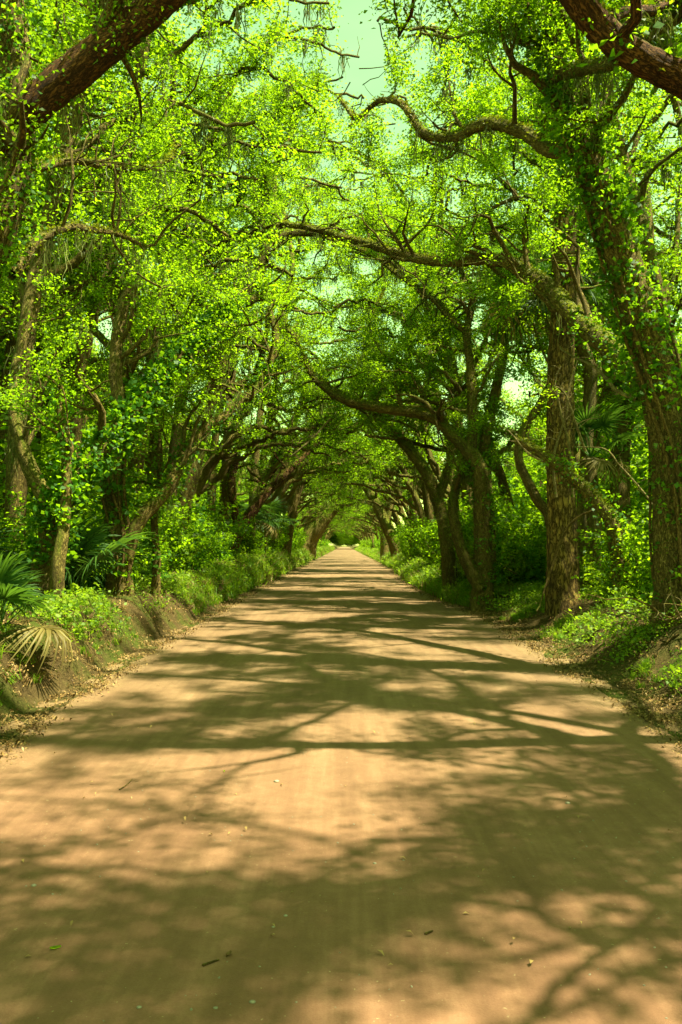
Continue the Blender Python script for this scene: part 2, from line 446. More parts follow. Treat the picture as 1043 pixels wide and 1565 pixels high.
# ------------------------------------------------------------------ tree growing
def wander(p, d, Lg, step, rng, wig=0.28, up=0.04, bias=None):
    n = max(3, int(Lg / step))
    out = np.empty((n + 1, 3)); out[0] = p
    cur = np.array(d, float); cur /= np.linalg.norm(cur)
    J = rng.normal(size=(n, 3)) * wig
    for i in range(n):
        cur = cur + J[i]; cur[2] += up
        if bias is not None: cur = cur + bias
        cur /= math.sqrt(cur @ cur)
        out[i + 1] = out[i] + cur * (Lg / n)
    return out
def children(paths, rng, spacing, l_rng, t0, ratio, rmin, spread=0.9, up=0.25, taper=0.6, bias=None, wig=0.28):
    """side branches along each (pts, rad) path"""
    out = []
    for pts, rad in paths:
        seg = np.linalg.norm(np.diff(pts, axis=0), axis=1); cum = np.r_[0, np.cumsum(seg)]; tot = cum[-1]
        k = max(1, int(tot * (1 - t0) / spacing + rng.random()))
        ts = np.sort(rng.uniform(t0, 1.0, k)); ts[-1] = 0.985
        for t in ts:
            s = t * tot; i = min(len(pts) - 2, int(np.searchsorted(cum, s)) - 1 if s > 0 else 0); i = max(i, 0)
            w = (s - cum[i]) / (seg[i] + 1e-9); p = pts[i] + (pts[i + 1] - pts[i]) * w
            tan = (pts[i + 1] - pts[i]) / (seg[i] + 1e-9)
            d = tan * rng.uniform(0.2, 0.9) + rng.normal(size=3) * spread * np.array((1, 1, 0.7)); d[2] += up
            Lg = rng.uniform(*l_rng) * (1 - 0.45 * t)
            r0 = max(rmin, min(rad[i] * ratio, rad[i] * 0.85)) 
            c = wander(p, d, Lg, 0.28 if Lg > 1.5 else 0.2, rng, wig, 0.03, bias)
            out.append((c, np.linspace(r0, max(rmin * 0.6, r0 * (1 - taper) * 0.5), len(c))))
    return out
def clear_tunnel(P):
    """keep leaves out of the open tunnel over the road (world coordinates)"""
    h = P[:, 2] - road_z(P[:, 1])
    lim = 4.0 + 1.0 * vnoise(P[:, 0] * 0.8, P[:, 1] * 0.35, 3.0)
    lim = lim * np.where(np.abs(P[:, 0]) < 2.4, 1.0, 0.78)
    inside = (np.abs(P[:, 0]) < 3.5 + 0.5 * vnoise(P[:, 1] * 0.7, P[:, 2] * 0.7)) & (h < lim)
    gap = (np.abs(P[:, 0]) < .046 * P[:, 1]) & (P[:, 2] > 1.9 + P[:, 1] * (.49 + .07 * vnoise(P[:, 0] * .9, P[:, 1] * .5, P[:, 2] * .9)))
    return ~(inside | (gap & (P[:, 1] > 9)))
def foliage_points(tw, rng, per_m, spread, dens_noise=0.0):
    out = []
    for pts, rad in tw:
        Lg = np.linalg.norm(pts[-1] - pts[0]) + 0.3
        n = max(2, int(per_m * Lg))
        i = rng.uniform(0.15, len(pts) - 1.001, n); k = i.astype(int); w = (i - k)[:, None]
        p = pts[k] * (1 - w) + pts[k + 1] * w
        out.append(p)
    return np.concatenate(out) if out else np.empty((0, 3))
def make_crown(P, rng, k, size, spread, mat, tw=None, off=(0, 0, 0), filt=None, name='crown', up=0.6, tint0=0.0, wid=0.5):
    """k leaves round each twig point, one mesh together with the finest twigs"""
    ct = fbm(P[:, 0] * 0.9, P[:, 1] * 0.9, P[:, 2] * 0.9, o=2)
    N = len(P) * k
    C = np.repeat(P, k, 0) + rng.normal(size=(N, 3)) * spread * np.array((1, 1, 0.6))
    T = np.repeat(ct * 0.9 + rng.uniform(-.12, .12, len(P)), k) + rng.uniform(-.28, .28, N) + tint0
    if filt is not None:
        ok = filt(C); C, T = C[ok], T[ok]
    V, Fq = leaf_mesh_arrays(C, size, rng, up=up, wid=wid)
    V = V - np.asarray(off)
    return mesh_from(name, V, Fq, {'tint': ('FLOAT', np.repeat(T, 4))}, False, (mat,)), len(C)

LEAVES = [0]
NLEAF = 37
def strands(P, rng, lo, hi, mat, name, off=(0, 0, 0), w=0.004, n_each=16, spread=0.06):
    """hanging spanish moss: thin three-piece ribbons below each point"""
    N = len(P) * n_each
    top = np.repeat(P, n_each, 0) + rng.normal(size=(N, 3)) * spread * np.array((1, 1, .3))
    Lg = np.repeat(rng.uniform(lo, hi, len(P)), n_each) * rng.uniform(.4, 1.1, N)
    th = rng.uniform(0, np.pi, N); d = np.stack([np.cos(th), np.sin(th), 0 * th], 1) * w
    rows, cur = [], top.copy()
    for i in range(6):
        ww = (1.0, 1.5, 1.3, 1.4, 0.9, 0.2)[i]
        rows += [cur - d * ww, cur + d * ww]
        cur = cur + rng.normal(size=(N, 3)) * 0.028 * np.array((1, 1, .3)) - np.array((0, 0, 1)) * (Lg / 5)[:, None]
    V = np.stack(rows, 1).reshape(-1, 3) - np.asarray(off)
    b = np.arange(N)[:, None, None] * 12 + np.arange(5)[None, :, None] * 2
    Fq = (b + np.array((0, 1, 3, 2))[None, None]).reshape(-1, 4)
    return mesh_from(name, V, Fq, {'tint': ('FLOAT', np.repeat(rng.uniform(0, 1, N), 12))}, False, (mat,))

def on_surface(pts, rad, rng, n, s0=0.0, s1=1.0, lift=(0.02, 0.10), updir=0.0):
    """points around a limb between its fractions s0 and s1"""
    m = len(pts)
    i = rng.uniform(s0 * (m - 1), s1 * (m - 1) - 1e-3, n); k = i.astype(int); w = (i - k)[:, None]
    c = pts[k] * (1 - w) + pts[k + 1] * w
    tan = pts[k + 1] - pts[k]; tan /= np.linalg.norm(tan, axis=1)[:, None] + 1e-9
    d = rng.normal(size=(n, 3)); d[:, 2] += updir
    d -= tan * (d * tan).sum(1)[:, None]; d /= np.linalg.norm(d, axis=1)[:, None] + 1e-9
    r = rad[k] + rng.uniform(*lift, n)
    return c + d * r[:, None]

def px_path(tr, r0, r1, step, pw=1.0, world=False):
    P = [np.array(q, float) if world else at(*q) for q in tr]
    P = spline(P, step)
    t = np.linspace(0, 1, len(P)) ** pw
    return P, r0 + (r1 - r0) * t

_show = [[(1003, 600, 12.2), (950, 548, 13.2), (890, 495, 14.4), (822, 425, 16), (750, 403, 17), (660, 405, 18), (580, 385, 19), (500, 360, 20), (430, 348, 21)],
         [(748, 192, 13.8), (703, 213, 14.2), (655, 205, 14.6), (625, 165, 15), (585, 158, 15.4), (550, 184, 15.6)],
         [(738, 912, 22), (738, 860, 22), (736, 800, 22), (731, 725, 22), (712, 688, 22.3), (680, 655, 22.9), (650, 635, 23.3), (590, 626, 24), (520, 611, 24.5), (480, 580, 24.9)],
         [(684, 840, 27), (672, 780, 27.4), (645, 715, 27.8), (600, 660, 28.8), (550, 618, 29.7), (495, 588, 30.6)],
         [(322, 600, 24.5), (345, 515, 24.8), (378, 448, 25), (404, 400, 25.2), (430, 362, 25.6), (490, 357, 26), (545, 378, 26.5), (600, 405, 27)],
         [(715, 510, 23.1), (723, 458, 23.6), (704, 415, 24.2)], [(715, 510, 23.1), (690, 488, 23.4), (660, 455, 24), (605, 415, 24.7)],
         [(262, 742, 17), (300, 670, 17.6), (345, 635, 18), (392, 590, 18.5), (408, 560, 18.8)], [(188, 470, 17.8), (212, 395, 18.2)],
         [(72, 850, 14), (85, 790, 14), (112, 738, 14.2), (155, 685, 14.6), (212, 620, 15.2), (270, 548, 16)], [(180, 830, 16.5), (172, 730, 16.7), (182, 650, 17)],
         [(170, 252, 11), (115, 248, 10.2)], [(112, 356, 10), (170, 362, 10.8)]]
_SP = np.concatenate([spline([at(*q) for q in tr], .25) for tr in _show])
def off_limbs(P, r=.48):
    ok = np.ones(len(P), bool)
    for i in range(0, len(P), 4000):
        for sh in (0.0, .5, 1.0, 1.6):
            d = P[i:i + 4000, None] - (_SP - (0, sh, 0))[None]
            ok[i:i + 4000] &= (d * d).sum(-1).min(1) > r * r
    return ok
def hero_tree(name, label, cat, trace, r0, r1, limbs=(), seed=1, bark='bark', leaf='oak', lsize=.060, dens=1.0, step=0.10, sides=26, barkd=0.02, flare=0.35,
              t_trunk=0.35, l1=(1.6, 3.2), sp1=0.55, ivy=(), moss=0, epi=0.0, wig=0.34, group=None, filt=clear_tunnel, pw=0.8, ground_it=True, up=0.25, spread=0.135, grow=True, vines=0, flag=None, top_leaf=True):
    """a tree whose trunk and limbs follow traced paths (pixel x, pixel y, depth) and whose branches and leaves grow from them"""
    rng = np.random.default_rng(seed)
    tr = [at(*q) for q in trace]
    if ground_it:
        b = tr[0].copy(); b[2] = float(ground(b[0], b[1])) - 0.12; tr[0] = b
    base = tr[0] + np.array((0, 0, 0.1))
    T = spline(tr, step); tt = np.linspace(0, 1, len(T)) ** pw
    T[1:-1] += np.cumsum(rng.normal(size=(len(T) - 2, 3)), 0) * 0.004
    Rt = r0 + (r1 - r0) * tt
    root = empty(name, base, label, cat, group)
    a = Acc(); a.tube(T, Rt, sides, 0.10, barkd, seed * 1.7, flare)
    add('trunk', a.mesh('trunk', M[bark], base), root)
    main = [(T, Rt)]
    lim = []
    for li in limbs:
        P, Rr = px_path(li.get('p') or li['w'], li['r'][0], li['r'][1], step, 1.0, 'w' in li)
        P[1:-1] += np.cumsum(rng.normal(size=(len(P) - 2, 3)), 0) * 0.006
        a = Acc(); a.tube(P, Rr, max(8, int(sides * 0.6)), 0.16, barkd * 0.7, seed * 2.3 + len(lim))
        add('limb', a.mesh('limb', M[li.get('bark', bark)], base), root)
        lim.append((P, Rr))
    if grow:
        B1 = children(main, rng, sp1, l1, t_trunk, 0.5, 0.022, 0.9, up, wig=wig) if t_trunk < 1 else []
        B1 += children(lim, rng, sp1 * 0.8, (l1[0] * .8, l1[1] * .9), 0.18, 0.5, 0.020, 0.8, up + .3, wig=wig)
        B2 = children(B1, rng, 0.42, (0.7, 1.5), 0.2, 0.55, 0.011, 1.0, up * 0.6, wig=wig)
        keep = lambda b: bool(clear_tunnel(b[0][-1:])[0]) or filt is None
        B1 = [b for b in B1 if keep(b)]; B2 = [b for b in B2 if keep(b)]
        a = Acc()
        for p, r in B1: a.tube(p, r, 6, 0.1)
        for p, r in B2: a.tube(p, r, 4)
        if B1: add('branch_work', a.mesh('branch_work', M[bark], base), root, kind='stuff')
        P = foliage_points(B2, rng, 15 * dens, 0)
        P = np.concatenate([P, foliage_points(B1, rng, 7 * dens, 0)])
        cut = vnoise(P[:, 0] * 0.75 + seed, P[:, 1] * 0.75, P[:, 2] * 0.75) > 0.26     # gaps between the sprays
        P = P[cut]; P = P[off_limbs(P)]
        if len(P):
            me, n = make_crown(P, rng, NLEAF, lsize, spread, M[leaf], off=base, filt=filt)
            LEAVES[0] += n
            add('crown', me, root, kind='stuff')
        if moss:
            Q = P[rng.integers(0, len(P), moss)]
            Q = np.concatenate([Q] + [on_surface(p, r, rng, moss // 2, .2, 1, (0, .01), -2) for p, r in lim])
            add('hanging_moss', strands(Q, rng, .2, .75, M['moss'], 'hanging_moss', base), root, kind='stuff')
    for (which, s0, s1, n, sz) in ivy:
        p, r = (main + lim)[which]
        nc = n // 9
        Q = on_surface(p, r, rng, nc, s0, s1, (0.0, 0.09 + r.mean() * 0.3))
        me, nn = make_crown(Q, rng, 9, sz, 0.09, M['ivy'], off=base, filt=None, name='ivy', up=0.2, wid=0.75)
        LEAVES[0] += nn
        add('ivy', me, root, kind='stuff')
    if epi:
        Q = []
        for p, r in lim + main[:1]:
            Lg = np.linalg.norm(np.diff(p, axis=0), axis=1).sum()
            Q.append(on_surface(p, r, rng, int(300 * epi * Lg), .0, 1, (0, .03), 1.4))
        Q = np.concatenate(Q)
        me, nn = make_crown(Q, rng, 2, 0.045, 0.02, M['epiphyte'], off=base, filt=None, name='resurrection_fern', up=0.3)
        add('resurrection_fern', me, root, kind='stuff')
    for v in range(vines):
        n = 60; k = np.linspace(0, len(T) * rng.uniform(.5, .85), n).astype(int); k = np.clip(k, 0, len(T) - 2)
        ph = rng.uniform(0, 6.28) + np.linspace(0, rng.uniform(-3.5, 3.5), n) + 0.35 * np.sin(np.linspace(0, rng.uniform(5, 12), n))
        tan = T[k + 1] - T[k]; tan /= np.linalg.norm(tan, axis=1)[:, None]
        e1 = np.cross(tan, (0, 1, 0)); e1 /= np.linalg.norm(e1, axis=1)[:, None]; e2 = np.cross(tan, e1)
        rv = Rt[k] * 1.03 + 0.02 + 0.05 * np.abs(np.sin(np.linspace(0, rng.uniform(3, 9), n)))
        pts = T[k] + e1 * (np.cos(ph) * rv)[:, None] + e2 * (np.sin(ph) * rv)[:, None]
        a = Acc(); a.tube(spline(pts, 0.08), np.full(len(spline(pts, 0.08)), rng.uniform(.014, .034)), 6, 0.2)
        add('vine', a.mesh('vine', M['vine'], base), root)
    return root, main, lim

def copy_tree(root, name=None):
    c = root.copy(); COL.objects.link(c)
    for ch in [o for o in root.children]:
        d = ch.copy(); COL.objects.link(d); d.parent = c
        for g in ch.children:
            h = g.copy(); COL.objects.link(h); h.parent = d
    return c

# ------------------------------------------------------------------ the traced trees near the camera
hero_tree('live_oak', 'big leaning oak on the right bank wrapped in twisting vines and leafy climbers', 'tree',
    [(1045, 945, 12), (1036, 850, 12), (1028, 720, 12), (1010, 620, 12), (978, 500, 12), (945, 390, 12.1), (905, 280, 12.2), (865, 170, 12.3), (843, 60, 12.3), (828, -60, 12.3), (800, -230, 12)],
    .31, .14, [
    dict(p=[(1003, 600, 12.2), (950, 548, 13.2), (890, 495, 14.4), (822, 425, 16), (750, 403, 17), (660, 405, 18), (580, 385, 19), (500, 360, 20), (430, 348, 21)], r=(.17, .05)),
    dict(p=[(880, 225, 12.3), (840, 232, 12.8), (800, 205, 13.2), (748, 192, 13.8), (703, 213, 14.2), (655, 205, 14.6), (625, 165, 15), (585, 158, 15.4), (550, 184, 15.6), (518, 150, 16)], r=(.11, .025)),
    dict(p=[(845, 120, 12.3), (880, 105, 11.6), (930, 98, 10.6), (985, 60, 10), (1060, 10, 9.6)], r=(.10, .06))],
    seed=11, dens=.80, t_trunk=.45, ivy=[(0, .28, .98, 7500, .075), (0, .02, .3, 1400, .07), (1, .0, .22, 900, .06)], moss=26, epi=.5, vines=6, lsize=.058, sides=40, barkd=.03, step=.08)

hero_tree('live_oak', 'thick reddish oak limb sloping down from the top right corner', 'tree',
    [(1600, 1100, 8.2), (1560, 700, 8.0), (1460, 420, 7.8), (1300, 270, 7.6), (1150, 205, 7.4), (1040, 130, 7.3), (960, 88, 7.3), (905, 38, 7.3), (862, -20, 7.2), (800, -110, 7.2), (690, -210, 7.3), (540, -300, 7.6), (380, -360, 8)],
    .30, .06, [dict(p=[(1300, 270, 7.6), (1290, 100, 8), (1240, -80, 8.6), (1150, -260, 9), (1000, -420, 9.4)], r=(.16, .05)),
               dict(p=[(905, 38, 7.4), (960, 20, 8), (1020, 5, 8.8), (1090, -60, 9.5)], r=(.05, .03)),
               dict(w=[(5.3, 7.8, 6.0), (4.9, 8.8, 7.6), (3.6, 10.0, 8.8), (1.8, 10.8, 9.6), (-.4, 11.6, 10.1)], r=(.10, .03)),
               dict(w=[(5.3, 7.8, 6.0), (5.9, 6.2, 7.5), (5.4, 4.6, 8.7), (3.9, 3.0, 9.4), (2.4, 2.2, 9.8)], r=(.10, .03)),
               dict(w=[(5.3, 7.8, 6.0), (6.6, 9.0, 7.6), (7.2, 10.6, 9.0), (6.6, 12.4, 10.2)], r=(.10, .03)),
               dict(w=[(4.9, 8.8, 7.6), (5.4, 10.6, 9.2), (5.0, 12.6, 10.4), (3.6, 14.4, 11.4)], r=(.08, .03)),
               dict(w=[(3.6, 10.0, 8.8), (3.4, 8.6, 9.8), (2.2, 7.4, 10.2), (.6, 6.6, 10.6)], r=(.06, .02))],
    seed=12, bark='bark_red', dens=1.0, lsize=.052, t_trunk=.62, l1=(1.4, 2.8), moss=10, sides=44, barkd=.022, step=.06, pw=.55, ivy=[(0, .5, .9, 300, .07)], epi=.12)

hero_tree('live_oak', 'dark oak with a thick mossy limb rising across the top left corner', 'tree',
    [(-330, 1120, 8.6), (-250, 820, 8.6), (-130, 560, 8.7), (-25, 390, 8.8), (18, 250, 8.9), (22, 120, 9), (8, -20, 9), (-20, -220, 9.2)],
    .28, .13, [dict(p=[(-190, 640, 8.6), (-120, 400, 8.2), (-40, 232, 7.9), (60, 150, 7.9), (150, 72, 7.9), (232, 0, 8), (330, -90, 8), (480, -190, 8.1), (640, -260, 8.3)], r=(.21, .10), bark='bark_red'),
               dict(p=[(18, 420, 8.9), (60, 372, 9.4), (112, 356, 10), (170, 362, 10.8), (222, 382, 11.6)], r=(.055, .02)),
               dict(p=[(24, 250, 8.9), (70, 256, 9.6), (115, 248, 10.2), (165, 252, 11), (205, 262, 11.6), (258, 252, 12.2), (276, 222, 12.6)], r=(.06, .018))],
    seed=13, dens=.38, lsize=.045, t_trunk=.55, l1=(1.2, 2.4), moss=12, epi=.35, sides=40, barkd=.022, step=.07, ivy=[(0, .35, .95, 6500, .05), (1, .1, .7, 900, .045)])

hero_tree('pine_tree', 'straight pine with thick plated bark standing on the right bank', 'tree',
    [(863, 915, 17), (862, 860, 17), (861, 800, 17), (858, 650, 17), (861, 500, 17), (863, 380, 17), (868, 250, 17), (872, 100, 17), (880, -100, 17)],
    .29, .17, [], seed=14, bark='bark_pine', dens=.5, t_trunk=.62, l1=(1.5, 2.8), sides=64, barkd=.05, step=.06, flare=.22, ivy=[(0, .45, .75, 900, .09)], leaf='ivy')

hero_tree('live_oak', 'forked oak beside the right road edge, ivy climbing its trunk', 'tree',
    [(738, 912, 22.0), (738, 860, 22.0), (736, 800, 22.0), (731, 725, 22.0), (712, 688, 22.3), (680, 655, 22.9), (650, 635, 23.3), (590, 626, 24.0), (520, 611, 24.5), (480, 580, 24.9), (462, 548, 25.3), (440, 505, 25.6)],
    .27, .06, [
    dict(p=[(748, 890, 22.3), (746, 800, 22.6), (742, 730, 22.9), (744, 660, 23.1), (760, 590, 23.3), (772, 520, 23.5), (765, 430, 24.0), (750, 340, 24.2)], r=(.20, .06)),
    dict(p=[(735, 902, 21.8), (706, 845, 21.9), (692, 785, 22.2), (700, 740, 22.6), (722, 705, 22.2)], r=(.16, .10)),
    dict(p=[(722, 705, 22.2), (722, 610, 22.6), (715, 510, 23.1), (723, 458, 23.7), (704, 415, 24.2), (690, 350, 24.8)], r=(.14, .05)),
    dict(p=[(715, 510, 23.1), (690, 488, 23.4), (660, 455, 24.0), (605, 415, 24.8), (560, 385, 25.3), (500, 365, 26.0)], r=(.09, .03)),
    dict(p=[(655, 640, 23.3), (645, 600, 23.8), (620, 562, 24.2), (585, 540, 24.9)], r=(.08, .03))],
    seed=15, dens=.60, t_trunk=.4, moss=26, epi=.8, ivy=[(0, .02, .34, 900, .08), (1, .0, .5, 1700, .08)], l1=(1.5, 2.8))

hero_tree('live_oak', 'mossy oak leaning left over the road behind the forked oak', 'tree',
    [(690, 893, 27.0), (684, 840, 27.0), (672, 780, 27.4), (645, 715, 27.8), (600, 660, 28.7), (550, 618, 29.7), (495, 588, 30.6), (447, 530, 31.6), (430, 470, 32.2)],
    .24, .07, [dict(p=[(668, 770, 27.4), (690, 700, 27.6), (700, 620, 28.2), (690, 540, 28.7), (650, 460, 29.9)], r=(.13, .04)),
               dict(p=[(600, 660, 28.7), (570, 600, 29.4), (560, 520, 30.5), (590, 440, 31.6)], r=(.08, .03))],
    seed=16, dens=.62, moss=36, epi=1.5, t_trunk=.42, l1=(1.5, 2.8))

hero_tree('live_oak', 'leaning oak buried in ivy on the left bank, nearest on that side', 'tree',
    [(62, 935, 14), (72, 850, 14), (85, 790, 14), (112, 738, 14.2), (155, 685, 14.6), (212, 620, 15.2), (270, 548, 16), (335, 492, 17), (400, 455, 18)],
    .22, .08, [dict(p=[(190, 645, 15), (178, 560, 15.2), (190, 470, 15.5), (212, 395, 16), (200, 300, 16.5), (182, 262, 17)], r=(.12, .05)),
               dict(p=[(85, 790, 14), (40, 700, 14.5), (20, 600, 15), (40, 500, 15.5), (30, 400, 16)], r=(.14, .05)),
               dict(p=[(243, 570, 15.6), (240, 500, 15.7), (250, 400, 15.9)], r=(.02, .012))],
    seed=17, dens=.45, ivy=[(0, .1, .9, 9500, .085)], moss=30, t_trunk=.35, l1=(1.5, 2.8), sp1=.5)

hero_tree('slim_tree', 'slim straight trunk at the foot of the ivy-covered oak on the left bank', 'tree',
    [(86, 938, 13.4), (88, 870, 13.4), (97, 800, 13.6), (100, 700, 13.8), (90, 600, 14)], .115, .06, [], seed=18, dens=.5, t_trunk=.5, l1=(.9, 1.6), ivy=[(0, .35, 1, 700, .08)], sides=20, barkd=.012)

hero_tree('live_oak', 'vine-laced oak on the left bank with a branch reaching over the road', 'tree',
    [(183, 908, 16.5), (180, 830, 16.5), (172, 730, 16.7), (182, 650, 17), (196, 560, 17.4), (188, 470, 17.8), (212, 395, 18.2), (250, 320, 18.6)],
    .23, .09, [dict(p=[(192, 855, 16.4), (212, 800, 16.5), (262, 742, 17), (300, 670, 17.6), (345, 635, 18), (392, 590, 18.5), (408, 560, 18.8), (420, 522, 19), (410, 470, 19.3)], r=(.14, .05)),
               dict(p=[(212, 395, 18.2), (170, 330, 18.5), (120, 300, 19), (60, 310, 19.5)], r=(.08, .03)),
               dict(p=[(196, 560, 17.4), (140, 500, 18), (90, 470, 18.5), (45, 430, 19)], r=(.09, .03))],
    seed=19, dens=.62, ivy=[(0, .05, .6, 2600, .085), (1, .15, .8, 1500, .07)], moss=22, vines=5, t_trunk=.35, epi=.3, l1=(1.5, 2.8))

hero_tree('slim_tree', 'short slim trunk at the left road edge beside the vine-laced oak', 'tree',
    [(238, 916, 17.5), (240, 860, 17.5), (238, 790, 17.6), (248, 700, 17.8), (240, 620, 18)], .10, .04, [], seed=20, dens=.6, t_trunk=.4, l1=(.9, 1.7), ivy=[(0, .1, .8, 700, .08)], sides=16, barkd=.01)

hero_tree('live_oak', 'oak on the left whose dark elbowed limb spans high over the road', 'tree',
    [(262, 885, 24), (275, 800, 24), (300, 700, 24.2), (322, 600, 24.5), (345, 515, 24.8), (378, 448, 25), (404, 400, 25.2), (430, 362, 25.6), (490, 357, 26), (545, 378, 26.5), (600, 405, 27), (650, 450, 28)],
    .23, .07, [dict(p=[(404, 400, 25.2), (400, 330, 25.6), (420, 250, 26), (450, 190, 26.5), (440, 130, 27)], r=(.12, .04)),
               dict(p=[(345, 515, 24.8), (300, 440, 25), (290, 360, 25.5), (240, 290, 26), (230, 220, 26.5)], r=(.13, .04)),
               dict(p=[(300, 700, 24.2), (318, 640, 24), (338, 590, 24), (342, 540, 24.2)], r=(.10, .05))],
    seed=21, dens=.62, moss=26, epi=.5, t_trunk=.42, l1=(1.6, 3.0))

hero_tree('live_oak', 'orange-brown leaning oak on the left behind the fan palms', 'tree',
    [(340, 868, 32.5), (365, 815, 32.5), (393, 772, 32.8), (420, 742, 33.4), (470, 692, 34.7), (510, 650, 35.8)],
    0.27, 0.08, [dict(p=[(365, 815, 32.5), (355, 740, 32.9), (365, 660, 33.6), (350, 580, 34.7), (370, 500, 35.8)], r=(.16, .05))], seed=22, bark='bark_red', dens=.5, moss=22, epi=.5, l1=(1.5, 2.8), step=.14, sides=18)

hero_tree('live_oak', 'upright oak on the left with a pale vine hanging down its trunk', 'tree',
    [(428, 856, 57.6), (440, 805, 57.6), (452, 755, 58.1), (476, 700, 59.2), (500, 650, 60.8), (505, 600, 62.4)],
    0.53, 0.13, [dict(p=[(440, 805, 57.6), (425, 740, 58.4), (415, 660, 59.2), (425, 570, 60.8)], r=(.18, .05))], seed=23, dens=.5, moss=26, epi=.4, vines=2, l1=(1.5, 2.8), step=.16, sides=18)

hero_tree('live_oak', 'massive mossy oak bowing steeply over the road from the left, far down', 'tree',
    [(466, 846, 92.5), (472, 828, 92.5), (486, 806, 92.5), (512, 774, 93.4), (542, 744, 95.3), (572, 722, 98.1), (600, 705, 101.8)],
    0.96, 0.19, [dict(p=[(486, 806, 92.5), (478, 790, 93.1), (462, 782, 94.0), (448, 776, 94.4)], r=(.14, .05)),
               dict(p=[(512, 774, 93.4), (505, 735, 94.4), (512, 700, 96.2), (500, 650, 98.1)], r=(.22, .06))], seed=24, dens=.42, moss=22, epi=.5, l1=(1.6, 3.0), step=.2, sides=18)

hero_tree('live_oak', 'dark oak leaning left over the road from the right, deep in the tunnel', 'tree',
    [(614, 855, 66.0), (604, 830, 66.0), (592, 806, 66.4), (564, 752, 68.2), (526, 706, 70.5), (490, 680, 73.5)],
    0.54, 0.12, [dict(p=[(592, 806, 66.4), (600, 750, 67.5), (590, 690, 69.0), (600, 620, 70.5)], r=(.20, .05))], seed=25, dens=.42, moss=22, epi=.5, l1=(1.6, 3.0), step=.2, sides=18)

hero_tree('slim_tree', 'straight slim trunk draped in moss on the right, deep in the tunnel', 'tree',
    [(589, 851, 84.0), (587, 800, 84.0), (588, 740, 84.6), (592, 680, 86.1), (590, 610, 88.2)], 0.42, 0.17, [], seed=26, dens=.45, moss=30, t_trunk=.45, l1=(1.2, 2.4), step=.2, sides=14)

hero_tree('live_oak', 'upright ivy-dark oak on the right behind the mossy leaning oak', 'tree',
    [(634, 862, 51.0), (633, 810, 51.0), (628, 750, 51.4), (612, 690, 52.5), (606, 620, 54.0), (570, 560, 55.5)], .30, .08,
    [dict(p=[(628, 750, 51.4), (650, 690, 51.9), (645, 610, 53.2), (670, 540, 54.8)], r=(.16, .05))], seed=27, dens=.5, moss=22, ivy=[(0, .05, .5, 900, .10)], l1=(1.5, 2.8), step=.16, sides=16)

hero_tree('live_oak', 'crooked slender oak curving up beside the plated pine on its left', 'tree',
    [(846, 888, 18.2), (843, 800, 18.2), (822, 762, 18.2), (795, 706, 18.3), (800, 660, 18.5), (830, 612, 18.7), (850, 560, 19), (835, 490, 19.3), (800, 430, 19.6)],
    .13, .05, [], seed=28, dens=.6, t_trunk=.45, l1=(1.2, 2.4), sides=18, barkd=.015)

hero_tree('live_oak', 'oak trunk in shade behind the brush pile on the right bank', 'tree',
    [(955, 905, 20), (950, 800, 20), (948, 700, 20.2), (958, 600, 20.5), (950, 500, 21), (985, 400, 21.5), (980, 280, 22)],
    .28, .12, [dict(p=[(958, 600, 20.5), (1000, 520, 21), (1030, 420, 21.5), (1040, 300, 22)], r=(.12, .05)),
               dict(p=[(950, 500, 21), (900, 420, 21.5), (890, 330, 22), (930, 220, 22.5)], r=(.12, .05))], seed=29, dens=.62, moss=20, ivy=[(0, .05, .6, 900, .1)], l1=(1.5, 2.8))

r_, m_, l_ = hero_tree('dead_tree', 'broken mossy trunk leaning left across the plated pine', 'tree',
    [(955, 915, 15.2), (945, 850, 15.2), (932, 795, 15.2), (903, 760, 15.3), (862, 722, 15.4), (822, 695, 15.5), (788, 672, 15.6)],
    .17, .055, [], seed=30, dens=.25, t_trunk=.75, l1=(.6, 1.2), epi=1.2, ivy=[(0, .1, .8, 700, .06)], sides=22, barkd=.02, leaf='bright')
print('heroes', LEAVES[0], round(time.time() - T0, 1))

